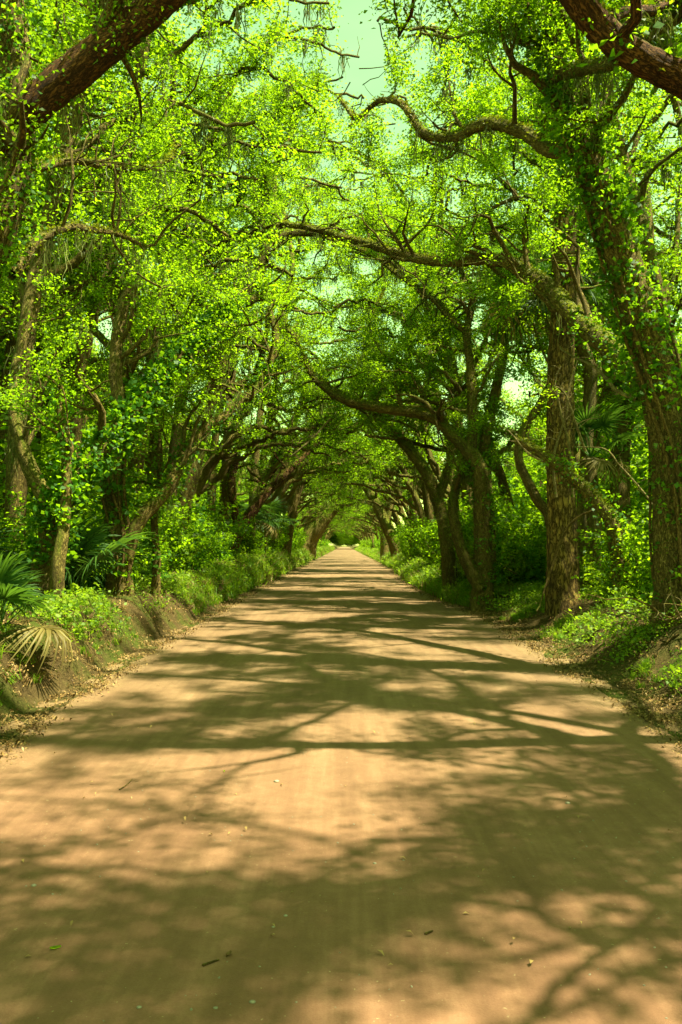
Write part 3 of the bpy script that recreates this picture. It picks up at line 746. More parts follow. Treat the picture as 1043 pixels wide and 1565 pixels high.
# ------------------------------------------------------------------ oaks of the avenue and the wood behind it, copied from a few grown ones
def wood_oak(seed, leaf='oak', nleaf=15, lean=1.0, hgt=1.0, dens=.58, fw=1.0, rs=1.0):
    """meshes of an oak at the origin that leans towards +X, over the road"""
    rng = np.random.default_rng(seed)
    g = rng.uniform
    T = spline([(0, 0, -.4), (g(0, .2), g(-.2, .2), 1.2), (.5 * lean + g(-.1, .3), g(-.4, .4), 2.9 * hgt), (1.2 * lean + g(-.2, .4), g(-.6, .6), 4.8 * hgt),
                (2.2 * lean + g(-.4, .4), g(-1, 1), 7.0 * hgt), (3.0 * lean + g(-.6, .6), g(-1.4, 1.4), 9.4 * hgt)], .2)
    Rt = np.linspace(g(.18, .26), .08, len(T)) * rs
    limbs = []
    for s, sg in (((.28, 1), (.36, 1), (.42, 1), (.40, -1), (.52, 1), (.6, 1), (.62, -1), (.75, 1)) if hgt < 1.4 else ((.4, 1), (.45, -1), (.55, 1), (.62, -1), (.70, 1), (.72, -1), (.82, 1), (.9, -1), (.96, 1))):
        i = int(s * len(T)); p = T[i]
        if sg > 0: q = [(0, 0, 0), (g(.8, 1.3) * fw, g(-.8, .8), g(.7, 1.2)), (g(2.2, 3.0) * fw, g(-1.6, 1.6), g(1.1, 2.0)), (g(4.0, 5.2) * fw, g(-2.2, 2.2), g(.9, 2.4))]
        else: q = [(0, 0, 0), (g(-.9, -.4), g(-.9, .9), g(.6, 1.2)), (g(-2.4, -1.4), g(-1.8, 1.8), g(1.4, 2.6)), (g(-4.2, -2.4), g(-2.6, 2.6), g(2.0, 3.8))]
        P = spline(np.array(q) * (1, 1, 1) + p, .2)
        P[1:] += np.cumsum(rng.normal(size=(len(P) - 1, 3)) * .06, 0)
        limbs.append((P, np.linspace(Rt[i] * .62, .035 * rs, len(P))))
    B1 = children([(T, Rt)], rng, .7, (1.4, 2.6), .4, .45, .014, .9, .3) + children(limbs, rng, .6, (1.3, 2.4), .25, .5, .012, .9, .25)
    B2 = children(B1, rng, .55, (.7, 1.3), .2, .5, .008, 1.0, .1)
    ok = lambda P: ~((P[:, 0] > 1.3) & (P[:, 2] < 3.5 + .9 * vnoise(P[:, 0], P[:, 1], 3.0)))
    B1 = [b for b in B1 if ok(b[0][-1:])[0]]; B2 = [b for b in B2 if ok(b[0][-1:])[0]]
    a = Acc(); a.tube(T, Rt, 12, .14, 0, seed, .35); tm = a.mesh('trunk', M['bark'])
    lm = []
    for P, r in limbs:
        a = Acc(); a.tube(P, r, 8, .14, 0, seed); lm.append(a.mesh('limb', M['bark']))
    a = Acc()
    for p, r in B1: a.tube(p[::2] if len(p) > 5 else p, r[::2] if len(p) > 5 else r, 4)
    bm = a.mesh('branch_work', M['bark'])
    P = np.concatenate([foliage_points(B2, rng, 12 * dens, 0), foliage_points(B1, rng, 7 * dens, 0)])
    P = P[vnoise(P[:, 0] * .7 + seed, P[:, 1] * .7, P[:, 2] * .7) > .34]
    cm, n = make_crown(P, rng, nleaf, .088, .17, M[leaf], filt=ok)
    LEAVES[0] += n
    Q = P[rng.integers(0, len(P), 8)]
    Q = np.concatenate([Q] + [on_surface(p, r, rng, 3, .2, 1, (0, .01), -2) for p, r in limbs])
    mm = strands(Q, rng, .2, .8, M['moss'], 'hanging_moss', w=.010)
    return [('trunk', tm, None)] + [('limb', x, None) for x in lm] + [('branch_work', bm, 'stuff'), ('crown', cm, 'stuff'), ('hanging_moss', mm, 'stuff')]
OAKS = [wood_oak(100 + i) for i in range(6)] + [wood_oak(120 + i, hgt=1.62, lean=.62, nleaf=18, fw=.85) for i in range(4)] + [wood_oak(140 + i, rs=.42, dens=.46, nleaf=14) for i in range(2)]
print('oaks', LEAVES[0], round(time.time() - T0, 1))
def place_oak(v, x, y, rz, sc, label, group, low=False):
    z = float(ground(x, y)) - .02
    r = empty('live_oak', (x, y, z), label, 'tree', group, rz)
    r.scale = (sc, sc, sc)
    for n, me, k in OAKS[v]:
        if low and n == 'hanging_moss': continue
        o = add(n, me, r)
        if k: o['kind'] = k
    return r
rng = np.random.default_rng(5)
ORD = ['first', 'second', 'third', 'fourth', 'fifth', 'sixth', 'seventh', 'eighth', 'ninth', 'tenth', 'eleventh', 'twelfth', 'thirteenth', 'fourteenth', 'fifteenth', 'sixteenth', 'seventeenth', 'eighteenth', 'nineteenth']
# the two rows along the road, beyond the traced trees
yl = [31, 42, 47, 56, 62, 67, 73, 79, 86, 93, 101, 110, 119, 129, 140, 152, 165, 180, 196, 214, 234, 256, 280]
yr = [28.5, 38, 49, 54, 60, 66, 72, 78, 85, 92, 100, 109, 118, 128, 139, 151, 164, 179, 195, 213, 233, 255, 281]
for side, ys_ in ((-1, yl), (1, yr)):
    word = 'left' if side < 0 else 'right'
    for i, y in enumerate(ys_):
        x = side * rng.uniform(4.6, 5.9)
        lab = (f'arching oak of the {word} row, {ORD[i]} from the camera behind the traced foreground trunks'.replace('traced foreground', 'foreground') if i < 14
               else f'small distant oak of the {word} row at the far end of the tree tunnel')
        place_oak(int(rng.integers(6)), x, y, (0 if side < 0 else math.pi) + rng.uniform(-.5, .5), rng.uniform(.9, 1.2), lab, 'oaks lining the far part of the road')
# taller oaks whose crowns close the view above the traced ones
for i, (x, y, sc) in enumerate(((-7.2, 18.5, .95), (-9.5, 23.5, 1.05), (-5.6, 27.5, 1.0), (-4.8, 33.5, 1.1), (-6.2, 39.5, 1.2), (-13, 27, 1.1), (-12, 19, 1.0), (-5.9, 15.5, .92), (-7.6, 22, 1.05), (-4.9, 24.5, .95), (-5.4, 20.8, 1.1), (-6.6, 30.5, 1.15), (-8.8, 16.6, 1.1), (-4.7, 28.5, 1.05), (-5.0, 44.5, 1.3), (6.0, 22.8, 1.02), (7.3, 28.6, 1.12), (5.0, 33.5, 1.05), (5.0, 40.2, 1.25),
                                (7.6, 19.5, .95), (9.8, 15.5, .9), (6.4, 26, 1.0), (10.5, 25, 1.1), (6.5, 41.5, 1.25), (-5.0, 50, 1.3), (5.2, 52, 1.3))):
    word = 'left' if x < 0 else 'right'
    nth = ORD[sum(1 for q in ((-7.2, 18.5), (-9.5, 23.5), (-5.6, 27.5), (-4.8, 33.5), (-6.2, 39.5), (-13, 27), (-12, 19), (-5.9, 15.5), (-7.6, 22), (-4.9, 24.5), (-5.4, 20.8), (-6.6, 30.5), (-8.8, 16.6), (-4.7, 28.5), (-5.0, 44.5), (6.0, 22.8), (7.3, 28.6), (5.0, 33.5), (5.0, 40.2), (7.6, 19.5), (9.8, 15.5), (6.4, 26), (10.5, 25), (6.5, 41.5), (-5.0, 50), (5.2, 52)) if q[0] * x > 0 and q[1] < y)]
    place_oak(6 + i % 4, x + (math.copysign(1.25, x) if 20 < y < 30 else 0), y, (0 if x < 0 else math.pi) + rng.uniform(-.7, .7), sc, f'tall oak on the {word} with its crown high over the others, {nth} from the camera', 'tall oaks rising over the road')
# trees just outside the view on the right, whose crowns shade the near part of the road
for i, (x, y, sc, v, rz) in enumerate(((7.6, 6.6, 1.25, 10, .85), (7.6, 3.0, 1.25, 11, -.2))):
    place_oak(v, x, y, math.pi + rz, sc, f'oak at the right roadside whose crown shades the near road, {("farther", "nearer")[i]} one', 'oaks beside the camera', True)
# oaks in the wood on both sides
spots = []
for side in (-1, 1):
    word = 'left' if side < 0 else 'right'
    n = 0
    for (ax, y) in ((8.6, 19), (10.5, 25), (13.5, 30), (9.0, 35), (12.5, 42), (9.5, 50), (14, 60), (10, 72)):
        x = side * (ax + rng.uniform(-.6, .6))
        lab = f'oak in the wood behind the {word} row of trees, {ORD[n]} counted away from the camera'
        place_oak(int(rng.integers(6)), x, y + rng.uniform(-1, 1), rng.uniform(0, 6.28), rng.uniform(1.0, 1.35), lab, 'oaks standing in the wood beside the road')
        n += 1

# ------------------------------------------------------------------ scattered stuff (geometry nodes, meshes instanced on points)
def scatter(name, label, meshes, P, rot, scl, mats):
    me = bpy.data.meshes.new(name)
    me.vertices.add(len(P)); me.vertices.foreach_set('co', np.ascontiguousarray(P, np.float32).ravel())
    a = me.attributes.new('rot', 'FLOAT_VECTOR', 'POINT'); a.data.foreach_set('vector', np.ascontiguousarray(rot, np.float32).ravel())
    a = me.attributes.new('scl', 'FLOAT', 'POINT'); a.data.foreach_set('value', np.ascontiguousarray(scl, np.float32))
    pid = np.random.default_rng(len(P)).integers(0, len(meshes), len(P)).astype(np.int32)
    a = me.attributes.new('pid', 'INT', 'POINT'); a.data.foreach_set('value', pid)
    o = add(name, me, None, kind='stuff', label=label, category=name.replace('_', ' '))
    ng = bpy.data.node_groups.new(name + '_scatter', 'GeometryNodeTree')
    ng.interface.new_socket('Geometry', in_out='INPUT', socket_type='NodeSocketGeometry')
    ng.interface.new_socket('Geometry', in_out='OUTPUT', socket_type='NodeSocketGeometry')
    N = ng.nodes.new; K = ng.links.new
    gi, go = N('NodeGroupInput'), N('NodeGroupOutput')
    def attr(nm, t):
        n = N('GeometryNodeInputNamedAttribute'); n.data_type = t; n.inputs['Name'].default_value = nm
        return n.outputs['Attribute']
    ra, sa, pa = attr('rot', 'FLOAT_VECTOR'), attr('scl', 'FLOAT'), attr('pid', 'INT')
    er = N('FunctionNodeEulerToRotation'); K(ra, er.inputs[0])
    j = N('GeometryNodeJoinGeometry')
    for i, src in enumerate(meshes):
        so = bpy.data.objects.new(name + '_piece', src)
        oi = N('GeometryNodeObjectInfo'); oi.inputs['Object'].default_value = so
        c = N('FunctionNodeCompare'); c.data_type = 'INT'; c.operation = 'EQUAL'
        ins = [s for s in c.inputs if s.type == 'INT']
        K(pa, ins[0]); ins[1].default_value = i
        ip = N('GeometryNodeInstanceOnPoints')
        K(gi.outputs[0], ip.inputs['Points']); K(c.outputs[0], ip.inputs['Selection']); K(oi.outputs['Geometry'], ip.inputs['Instance'])
        K(er.outputs[0], ip.inputs['Rotation']); K(sa, ip.inputs['Scale']); K(ip.outputs[0], j.inputs[0])
    K(j.outputs[0], go.inputs[0])
    md = o.modifiers.new('scatter', 'NODES'); md.node_group = ng
    return o
def rotz(n, rng, tilt=.15): return np.stack([rng.normal(size=n) * tilt, rng.normal(size=n) * tilt, rng.uniform(0, 6.283, n)], 1)

def shrub_mesh(seed, mat, h=1.8, nl=1500, size=.10, stems=9):
    rng = np.random.default_rng(seed)
    tw = []
    for _ in range(stems):
        a = rng.uniform(0, 6.28); d = np.array((math.cos(a) * .5, math.sin(a) * .5, 1.0))
        p = wander(np.array((math.cos(a), math.sin(a), 0)) * .12 * rng.random(), d, h * rng.uniform(.6, 1.1), .25, rng, .22, .08)
        tw.append((p, np.linspace(.014, .004, len(p))))
    B = children(tw, rng, .22, (.35, .8), .1, .6, .004, 1.0, .25)
    P = foliage_points(B, rng, 1, 0); P = np.concatenate([b[0][1:] for b in B])
    k = max(2, nl // len(P))
    C = np.repeat(P, k, 0) + rng.normal(size=(len(P) * k, 3)) * .10
    T = np.repeat(rng.uniform(.1, .8, len(P)), k) + rng.uniform(-.2, .2, len(C))
    V, Fq = leaf_mesh_arrays(C, size, rng, up=.7, wid=.55)
    a = Acc()
    for p, r in tw: a.tube(p, r, 3)
    for p, r in B: a.tube(p[::2], r[::2], 3)
    Vs, Fs = np.concatenate(a.V), np.concatenate(a.F)
    me = mesh_from('shrub', np.concatenate([V, Vs]), np.concatenate([Fq, Fs + len(V)]),
                   {'tint': ('FLOAT', np.r_[np.repeat(T, 4), np.zeros(len(Vs))]), 'bk': ('FLOAT_VECTOR', np.concatenate([V, np.concatenate(a.B)]))}, False,
                   (M[mat], M['vine']), np.r_[np.zeros(len(Fq)), np.ones(len(Fs))])
    return me
def grass_mesh(seed, n=34, h=.30, lean=.5, w=.008, mat='grass'):
    rng = np.random.default_rng(seed)
    rows = []
    base = rng.normal(size=(n, 3)) * (.06, .06, 0)
    th = rng.uniform(0, 6.28, n); d = np.stack([np.cos(th), np.sin(th), 0 * th], 1) * rng.uniform(.1, 1, n)[:, None] * lean
    H = h * rng.uniform(.5, 1.15, n); sd = np.stack([-np.sin(th), np.cos(th), 0 * th], 1) * w
    for t, ww in ((0, 1), (.5, .9), (1, .1)):
        c = base + d * (H * t * t)[:, None] + np.array((0, 0, 1)) * (H * (t - .28 * t * t * lean * 1.4))[:, None]
        rows += [c - sd * ww, c + sd * ww]
    V = np.stack(rows, 1).reshape(-1, 3)
    b = np.arange(n)[:, None, None] * 6 + np.arange(2)[None, :, None] * 2
    Fq = (b + np.array((0, 1, 3, 2))[None, None]).reshape(-1, 4)
    return mesh_from('grass_tuft', V, Fq, {'tint': ('FLOAT', np.repeat(rng.uniform(.1, .95, n), 6))}, False, (M[mat],))
def herb_mesh(seed, n=26, h=.16, size=.05, mat='grass'):
    rng = np.random.default_rng(seed)
    C = rng.normal(size=(n, 3)) * (.10, .10, .04); C[:, 2] = np.abs(C[:, 2]) + rng.uniform(.02, h, n)
    V, Fq = leaf_mesh_arrays(C, size, rng, up=1.2, wid=.7)
    return mesh_from('herb', V, Fq, {'tint': ('FLOAT', np.repeat(rng.uniform(0, 1, n), 4))}, False, (M[mat],))
def litter_mesh(seed, n=18):
    rng = np.random.default_rng(seed)
    C = rng.normal(size=(n, 3)) * (.12, .12, .006); C[:, 2] = np.abs(C[:, 2]) + .006
    V, Fq = leaf_mesh_arrays(C, .05, rng, up=5, wid=.42, droop=0, fold=.2)
    return mesh_from('litter_leaf', V, Fq, {'tint': ('FLOAT', np.repeat(rng.uniform(0, 1, n), 4))}, False, (M['litter'],))

def bank_points(n, rng, ymin, ymax, xlo, xhi, power=1.0, side=None):
    u = rng.random(n) ** power
    y = ymin * (ymax / ymin) ** u
    s = np.where(rng.random(n) < .5, -1, 1) if side is None else np.full(n, side)
    x = rng.uniform(xlo, xhi, n)
    e = np.where(s < 0, edge_x(y, -1), edge_x(y, 1))
    X = s * (e + x)
    return np.stack([X, y, ground(X, y)], 1)

# undergrowth of the wood
SH = [shrub_mesh(200 + i, m_, h, nl, sz) for i, (m_, h, nl, sz) in enumerate((('oak', 1.9, 2600, .10), ('bright', 1.5, 2200, .09), ('ivy', 2.3, 2600, .11), ('oak', 2.8, 3000, .11)))]
rg = np.random.default_rng(41)
for side, word in ((-1, 'left'), (1, 'right')):
    P = bank_points(150, rg, 14, 75, 1.5, 3.5, 1.0, side)
    P2 = bank_points(420, rg, 9, 80, 3.2, 16, 1.0, side)
    P3 = bank_points(120, rg, 55, 260, 1.2, 5, .8, side)
    P = np.concatenate([P, P2, P3])
    P = P[vnoise(P[:, 0] * .5, P[:, 1] * .5, 8.0) > .3]
    P = np.concatenate([P, bank_points(120, rg, 22, 110, 1.0, 3.0, 1.0, side)])
    s = rg.uniform(.55, 1.25, len(P)); s[:100] *= .62
    s = np.where(np.abs(P[:, 0]) > 8, s * 1.7, s)
    scatter('undergrowth', f'tangled leafy undergrowth filling the wood on the {word} side', SH, P - (0, 0, .05), rotz(len(P), rg, .1), s, None)
# a leafy wood beyond, up to the sky line at both sides
WM = []
for i in range(3):
    rng_ = np.random.default_rng(300 + i)
    Pc = rng_.normal(size=(2300, 3)); Pc /= np.linalg.norm(Pc, axis=1)[:, None]; Pc *= rng_.uniform(.45, 1, 2300)[:, None] ** .5
    Pc = Pc * (3.4, 3.4, 5.2) + (0, 0, 6.2); Pc += (fbm(Pc[:, 0] * .5, Pc[:, 1] * .5, Pc[:, 2] * .5)[:, None] - .45) * 2.2
    me_, n_ = make_crown(Pc, rng_, 12, .17, .33, M['oak'])
    WM.append(me_)
for side, word in ((-1, 'left'), (1, 'right')):
    n = 240
    y = 22 * (260 / 22) ** rg.random(n); x = side * ((12.5 if side < 0 else 17) + rg.random(n) * 24 + y * .04)
    P = np.stack([x, y, ground(x, y)], 1)
    scatter('far_wood', f'dense leafy wood rising far behind the {word} row of trees', WM, P, rotz(n, rg, .04), rg.uniform(.9, 1.4, n), None)
n = 60
x = rg.uniform(-16, 16, n); y = rg.uniform(292, 380, n)
P = np.stack([x, y, ground(x, y)], 1)
scatter('far_wood', 'leafy trees closing the vanishing point of the road', WM, P, rotz(n, rg, .04), rg.uniform(.9, 1.5, n), None)

# grass, herbs and litter on the banks
GR = [grass_mesh(400 + i, 34, h, l) for i, (h, l) in enumerate(((.20, .5), (.30, .8), (.42, 1.0)))] + [grass_mesh(404, 26, .34, .9, .007, 'litter'), herb_mesh(405, 30, .26, .06)]
HB = [herb_mesh(410 + i, 26, h, s) for i, (h, s) in enumerate(((.08, .032), (.14, .04), (.22, .05)))]
LM = [litter_mesh(420 + i) for i in range(3)]
P = np.concatenate([bank_points(6000, rg, 7.5, 22, .10, 3.2), bank_points(15000, rg, 18, 75, .05, 2.0, 1.0), bank_points(7000, rg, 60, 300, .0, 1.8, .8)])
k = vnoise(P[:, 0] * 1.1, P[:, 1] * .9, 4.0) + .25 * vnoise(P[:, 0] * 4, P[:, 1] * 4, 1.0) + .6 * sstep(17, 26, P[:, 1]) + np.where(P[:, 1] < 16, np.where(P[:, 0] > 0, -.12, .07), 0)
P = P[k > .84]
scatter('grass', 'bright green grass and ferns along both banks', GR, P, rotz(len(P), rg, .25), rg.uniform(.5, 1.15, len(P)) * (.55 + 1.1 * sstep(17, 34, P[:, 1])), None)
P = np.concatenate([bank_points(5200, rg, 7.5, 22, .25, 4.5), bank_points(3500, rg, 20, 70, .2, 3)])
k = vnoise(P[:, 0] * 1.3 + 9, P[:, 1] * 1.1, 14.0) + .25 * vnoise(P[:, 0] * 4, P[:, 1] * 4, 1.0)
P = P[(k > .65 - .05 * (P[:, 0] < 0)) & (np.hypot(P[:, 0] + 3.7, P[:, 1] - 9.6) > 1.0)]
scatter('ground_cover', 'small leafy herbs and seedlings covering the banks', HB, P, rotz(len(P), rg, .2), rg.uniform(.6, 1.3, len(P)), None)
P = np.concatenate([bank_points(2800, rg, 7, 30, .2, 6), bank_points(1500, rg, 6, 30, -.42, .3), bank_points(900, rg, 30, 90, -.4, .3)])
P[:, 2] = np.maximum(P[:, 2], road_surface(P[:, 0], P[:, 1])) + .004
scatter('leaf_litter', 'dry brown fallen leaves on the banks and along the road edges', LM, P, rotz(len(P), rg, .12), rg.uniform(.45, .95, len(P)), None)
P = np.stack([rg.uniform(-3.1, 3.1, 120), 3.6 * (40 / 3.6) ** rg.random(120), np.zeros(120)], 1); P[:, 2] = road_surface(P[:, 0], P[:, 1]) + .003
scatter('leaf_litter', 'few single dry leaves strewn over the open road', [litter_mesh(430, 1), litter_mesh(431, 1), litter_mesh(432, 2)], P, rotz(len(P), rg, .05), rg.uniform(.35, .7, len(P)), None)
print('stuff', round(time.time() - T0, 1))

# ------------------------------------------------------------------ palms
def frond_mesh(seed, size=.75, nseg=26, spread=2.1, stalk=.5, droop=.30, w=.020):
    """a fan frond whose stalk starts at the origin and leans towards +X"""
    rng = np.random.default_rng(seed)
    n = 7; t = np.linspace(0, 1, n)
    P = np.stack([stalk * t * .75, 0 * t, stalk * (t * .9 - .18 * t * t)], 1)
    a = Acc(); a.tube(P, np.linspace(.014, .008, n) * size / .75, 5)
    V0, F0 = np.concatenate(a.V), np.concatenate(a.F)
    h = P[-1]; ax = P[-1] - P[-2]; ax /= np.linalg.norm(ax); ax = ax + (0, 0, -.15); ax /= np.linalg.norm(ax)
    sd = np.array((0, 1.0, 0)); up = np.cross(ax, sd)
    Vs, Fs = [], []
    for k, ph in enumerate(np.linspace(-spread, spread, nseg)):
        ph += rng.normal() * .025
        d = ax * math.cos(ph) + sd * math.sin(ph) + up * (.10 * abs(math.sin(ph)))
        Lk = size * (.72 + .28 * math.cos(ph * .8)) * rng.uniform(.9, 1.06)
        s2 = np.cross(d, up); s2 /= np.linalg.norm(s2); dr = droop * rng.uniform(.7, 1.4)
        for q, (tt, ww) in enumerate(((.0, .25), (.3, 1.0), (.6, .8), (.85, .4), (1.0, .05))):
            c = h + d * Lk * (tt - .08 * tt * tt) + np.array((0, 0, -1)) * dr * Lk * tt ** 2.6
            kk = w * ww * size / .75
            Vs += [c - s2 * kk + up * kk * .5, c - up * kk * .35, c + s2 * kk + up * kk * .5]
        b = k * 15
        for q in range(4):
            i = b + q * 3
            Fs += [(i, i + 1, i + 4, i + 3), (i + 1, i + 2, i + 5, i + 4)]
    V1, F1 = np.array(Vs), np.array(Fs)
    T = np.r_[np.full(len(V0), .7), np.repeat(rng.uniform(.15, .75, nseg), 15)]
    return np.concatenate([V0, V1]), np.concatenate([F0, F1 + len(V0)]), T
FRM = {}
def frond(kind, v):
    if (kind, v) not in FRM:
        big = kind in ('green', 'dead')
        V, Fq, T = frond_mesh(500 + v, .75, 28, 2.0, .55, .28 if kind == 'green' else .7)
        FRM[(kind, v)] = mesh_from('frond', V, Fq, {'tint': ('FLOAT', T)}, False, (M['palm'] if kind == 'green' else M['frond_dead'],))
    return FRM[(kind, v)]
M['frond_dead'] = leaf_material('dry_palm_fronds', (.10, .075, .02), (.18, .14, .04), (.28, .23, .08), (.20, .16, .03), .3)
def palm(name, label, loc, n, size, seed, el=(.1, 1.2), dead=2, trunk=None, group=None, sink=True, trad=1.0):
    rng = np.random.default_rng(seed)
    loc = np.array(loc, float)
    if sink: loc[2] = float(ground(loc[0], loc[1])) - .02
    root = empty(name, loc, label, 'palm', group)
    top = np.zeros(3)
    if trunk is not None:
        P = spline(np.array(trunk) - loc, .12); r = np.linspace(.15, .12, len(P)) * trad
        a = Acc(); a.tube(P, r, 18, .12, .02, seed, .2); add('trunk', a.mesh('trunk', M['bark_palm']), root); top = P[-1]
    ph0 = rng.uniform(0, 6.28)
    for k in range(n + dead):
        dd = k >= n
        o = add('frond', frond('dead' if dd else 'green', int(rng.integers(4))), root)
        e = rng.uniform(-.5, .1) if dd else rng.uniform(*el)
        o.location = top
        o.rotation_euler = (rng.normal() * .2, -(e - .72), ph0 + k * 2.4 + rng.normal() * .25)
        o.scale = (size * rng.uniform(.8, 1.15),) * 3
        if dd: o['label'] = 'dry tan frond hanging down'
    return root
palm('palmetto', 'large dark palmetto at the left edge on top of the bank', (-3.98, 10.2, 0), 12, .86, 61, (.6, 1.5), 1)
palm('palmetto', 'palmetto with arching fronds behind the big palmetto at the left edge', (-5.0, 11.6, 0), 9, 1.0, 62, (.5, 1.4), 1)
palm('palmetto', 'tall palmetto behind the slim trunk and the ivy-covered oak', (-4.7, 15.2, 0), 11, 1.45, 63, (.55, 1.5), 2)
palm('palmetto', 'palmetto at the foot of the vine-laced oak on the left', (-4.9, 18.2, 0), 9, 1.3, 64, (.4, 1.4), 1)
palm('palmetto', 'low palmetto in shade between trunks at the far left', (-6.3, 14.4, 0), 9, 1.3, 65, (.4, 1.4), 1)
b = at(405, 862, 46)
palm('fan_palm', 'pale fan palm on a short trunk behind the ferns on the left', (b[0], 46, float(ground(b[0], 46))), 13, 1.5, 66, (-.1, 1.4), 2, trad=.7,
     trunk=[(b[0], 46, float(ground(b[0], 46)) - .2), (b[0] + .05, 46, 2.0), (b[0] + .1, 46, 3.0)], sink=False)
b = at(376, 866, 40)
palm('fan_palm', 'darker fan palm left of the pale one by the ferns', (b[0], 40, float(ground(b[0], 40))), 12, 1.4, 67, (-.1, 1.4), 2, trad=.7,
     trunk=[(b[0], 40, float(ground(b[0], 40)) - .2), (b[0] + .05, 40, 2.2), (b[0] + .15, 39.9, 3.1)], sink=False)
tp = [at(893, 905, 19.5), at(892, 780, 19.5), at(899, 640, 19.5), at(900, 560, 19.4), at(868, 490, 19), at(835, 455, 18.7)]
tp[0][2] = float(ground(tp[0][0], tp[0][1])) - .1
palm('cabbage_palm', 'cabbage palm with a yellowish trunk right of the plated pine', tp[0], 16, 1.55, 68, (-.3, 1.3), 4, trunk=tp, sink=False)
tp = [at(918, 905, 18.2), at(912, 830, 18.2), at(905, 770, 18.2), at(903, 700, 18.3)]
tp[0][2] = float(ground(tp[0][0], tp[0][1])) - .1
palm('cabbage_palm', 'leaning pale palm trunk right beside the yellowish palm trunk', tp[0], 8, 1.1, 69, (-.3, 1.3), 2, trunk=tp, sink=False)
# sprout: a few stiff upright blades on the right bank
rs = np.random.default_rng(70)
b = np.array((3.95, 9.6, 0)); b[2] = float(ground(b[0], b[1]))
root = empty('palmetto_sprout', b, 'small palmetto sprout with stiff upright blades on the right bank', 'palm')
for k in range(9):
    th = -1.0 + k * .25; Lb = .30 * rs.uniform(.7, 1.1)
    d = np.array((math.sin(th) * .9, rs.normal() * .25, math.cos(th) * 1.0)); s2 = np.array((d[2], 0, -d[0])) * .011
    V = np.array([(0, 0, 0)] * 2 + [d * Lb * .5 - s2 + (0, .006, 0), d * Lb * .5 + s2, d * Lb, d * Lb + (0, .003, 0)]); V[1] += (.004, 0, 0)
    add('blade', mesh_from('blade', V, np.array([(0, 1, 3, 2), (2, 3, 5, 4)]), {'tint': ('FLOAT', np.full(6, .5))}, False, (M['palm'],)), root)

# ------------------------------------------------------------------ bare branches, vines and brush
def bare_branch(name, label, cat, trace, r0, r1, seed, twigs=.5, tl=(.3, .8), mat='dead', world=False, group=None):
    rng = np.random.default_rng(seed)
    P, Rr = px_path(trace, r0, r1, .10, 1.0, world)
    P[1:-1] += np.cumsum(rng.normal(size=(len(P) - 2, 3)), 0) * .005
    base = P[0]
    root = empty(name, base, label, cat, group)
    a = Acc(); a.tube(P, Rr, 8, .15); add('stem', a.mesh('stem', M[mat], base), root)
    if twigs:
        B = children([(P, Rr)], rng, twigs, tl, .25, .5, .005, .8, 0, wig=.4); B += children(B, rng, .25, (.15, .45), .2, .6, .003, .9, 0, wig=.45)
        for p, r in B[:60]:
            a = Acc(); a.tube(p, r, 4); add('twig', a.mesh('twig', M[mat], base), root)
    return root
bare_branch('dead_branch', 'bare pale branch jutting left from the vine-wrapped leaning oak', 'branch', [(975, 611, 12.3), (943, 596, 12.8), (914, 566, 13.4), (885, 548, 14), (856, 530, 14.6)], .035, .012, 71, .7)
bare_branch('dead_branch', 'long bare sapling leaning among the greenery right of the dead trunk', 'branch', [(1015, 800, 14.5), (985, 752, 14.5), (950, 714, 14.6), (925, 686, 14.7), (880, 684, 14.9)], .022, .008, 72, .5)
bare_branch('hanging_vine', 'thin curved vine looping down in front of the plated pine', 'vine', [(908, 780, 15.6), (878, 792, 15.7), (858, 825, 15.8), (842, 870, 15.8), (830, 905, 15.6), (820, 934, 15.2)], .022, .015, 73, 0, mat='vine')
for i, tr in enumerate(([(850, 760, 16), (846, 700, 16), (862, 640, 16), (868, 590, 16.1), (880, 545, 16.2)], [(876, 760, 16.1), (872, 690, 16), (858, 630, 15.9), (850, 585, 16), (858, 560, 16)],
                        [(895, 690, 16), (878, 640, 15.9), (862, 600, 15.9), (846, 590, 16.1)])):
    bare_branch('dead_branch', ('tangle of pale bare twigs clinging to the middle of the plated pine', 'pale forked stick climbing the left side of the plated pine', 'pale twisted stick crossing the right side of the plated pine')[i],
                'branch', tr, .030, .012, 74 + i, .22, (.3, .9))
bare_branch('dead_branch', 'curly bare twigs at the broken tip of the mossy leaning trunk', 'branch', [(830, 705, 15.4), (805, 690, 15.4), (785, 668, 15.5), (770, 655, 15.6)], .022, .008, 78, .12, (.25, .6))
bare_branch('dead_branch', 'pale bare twigs hanging over the left side of the road', 'branch', [(505, 640, 26), (480, 668, 25.6), (455, 690, 25.2), (430, 712, 25), (415, 735, 24.8)], .03, .012, 79, .2, (.4, 1.1))
bare_branch('hanging_vine', 'straight thin vine hanging from the crown of the ivy-covered oak', 'vine', [(251, 405, 15.7), (240, 480, 15.6), (233, 540, 15.6), (228, 565, 15.6)], .016, .013, 80, 0, mat='vine')
bare_branch('hanging_vine', 'thin bent vine left of the ivy-covered oak', 'vine', [(85, 560, 13.8), (98, 610, 13.8), (104, 660, 13.7), (112, 690, 13.6)], .014, .012, 81, 0, mat='vine')
rs = np.random.default_rng(82)
broot = empty('brush_pile', (4.55, 11.6, float(ground(4.55, 11.6))), 'heap of bare dead twigs at the foot of the vine-wrapped leaning oak', 'brush pile')
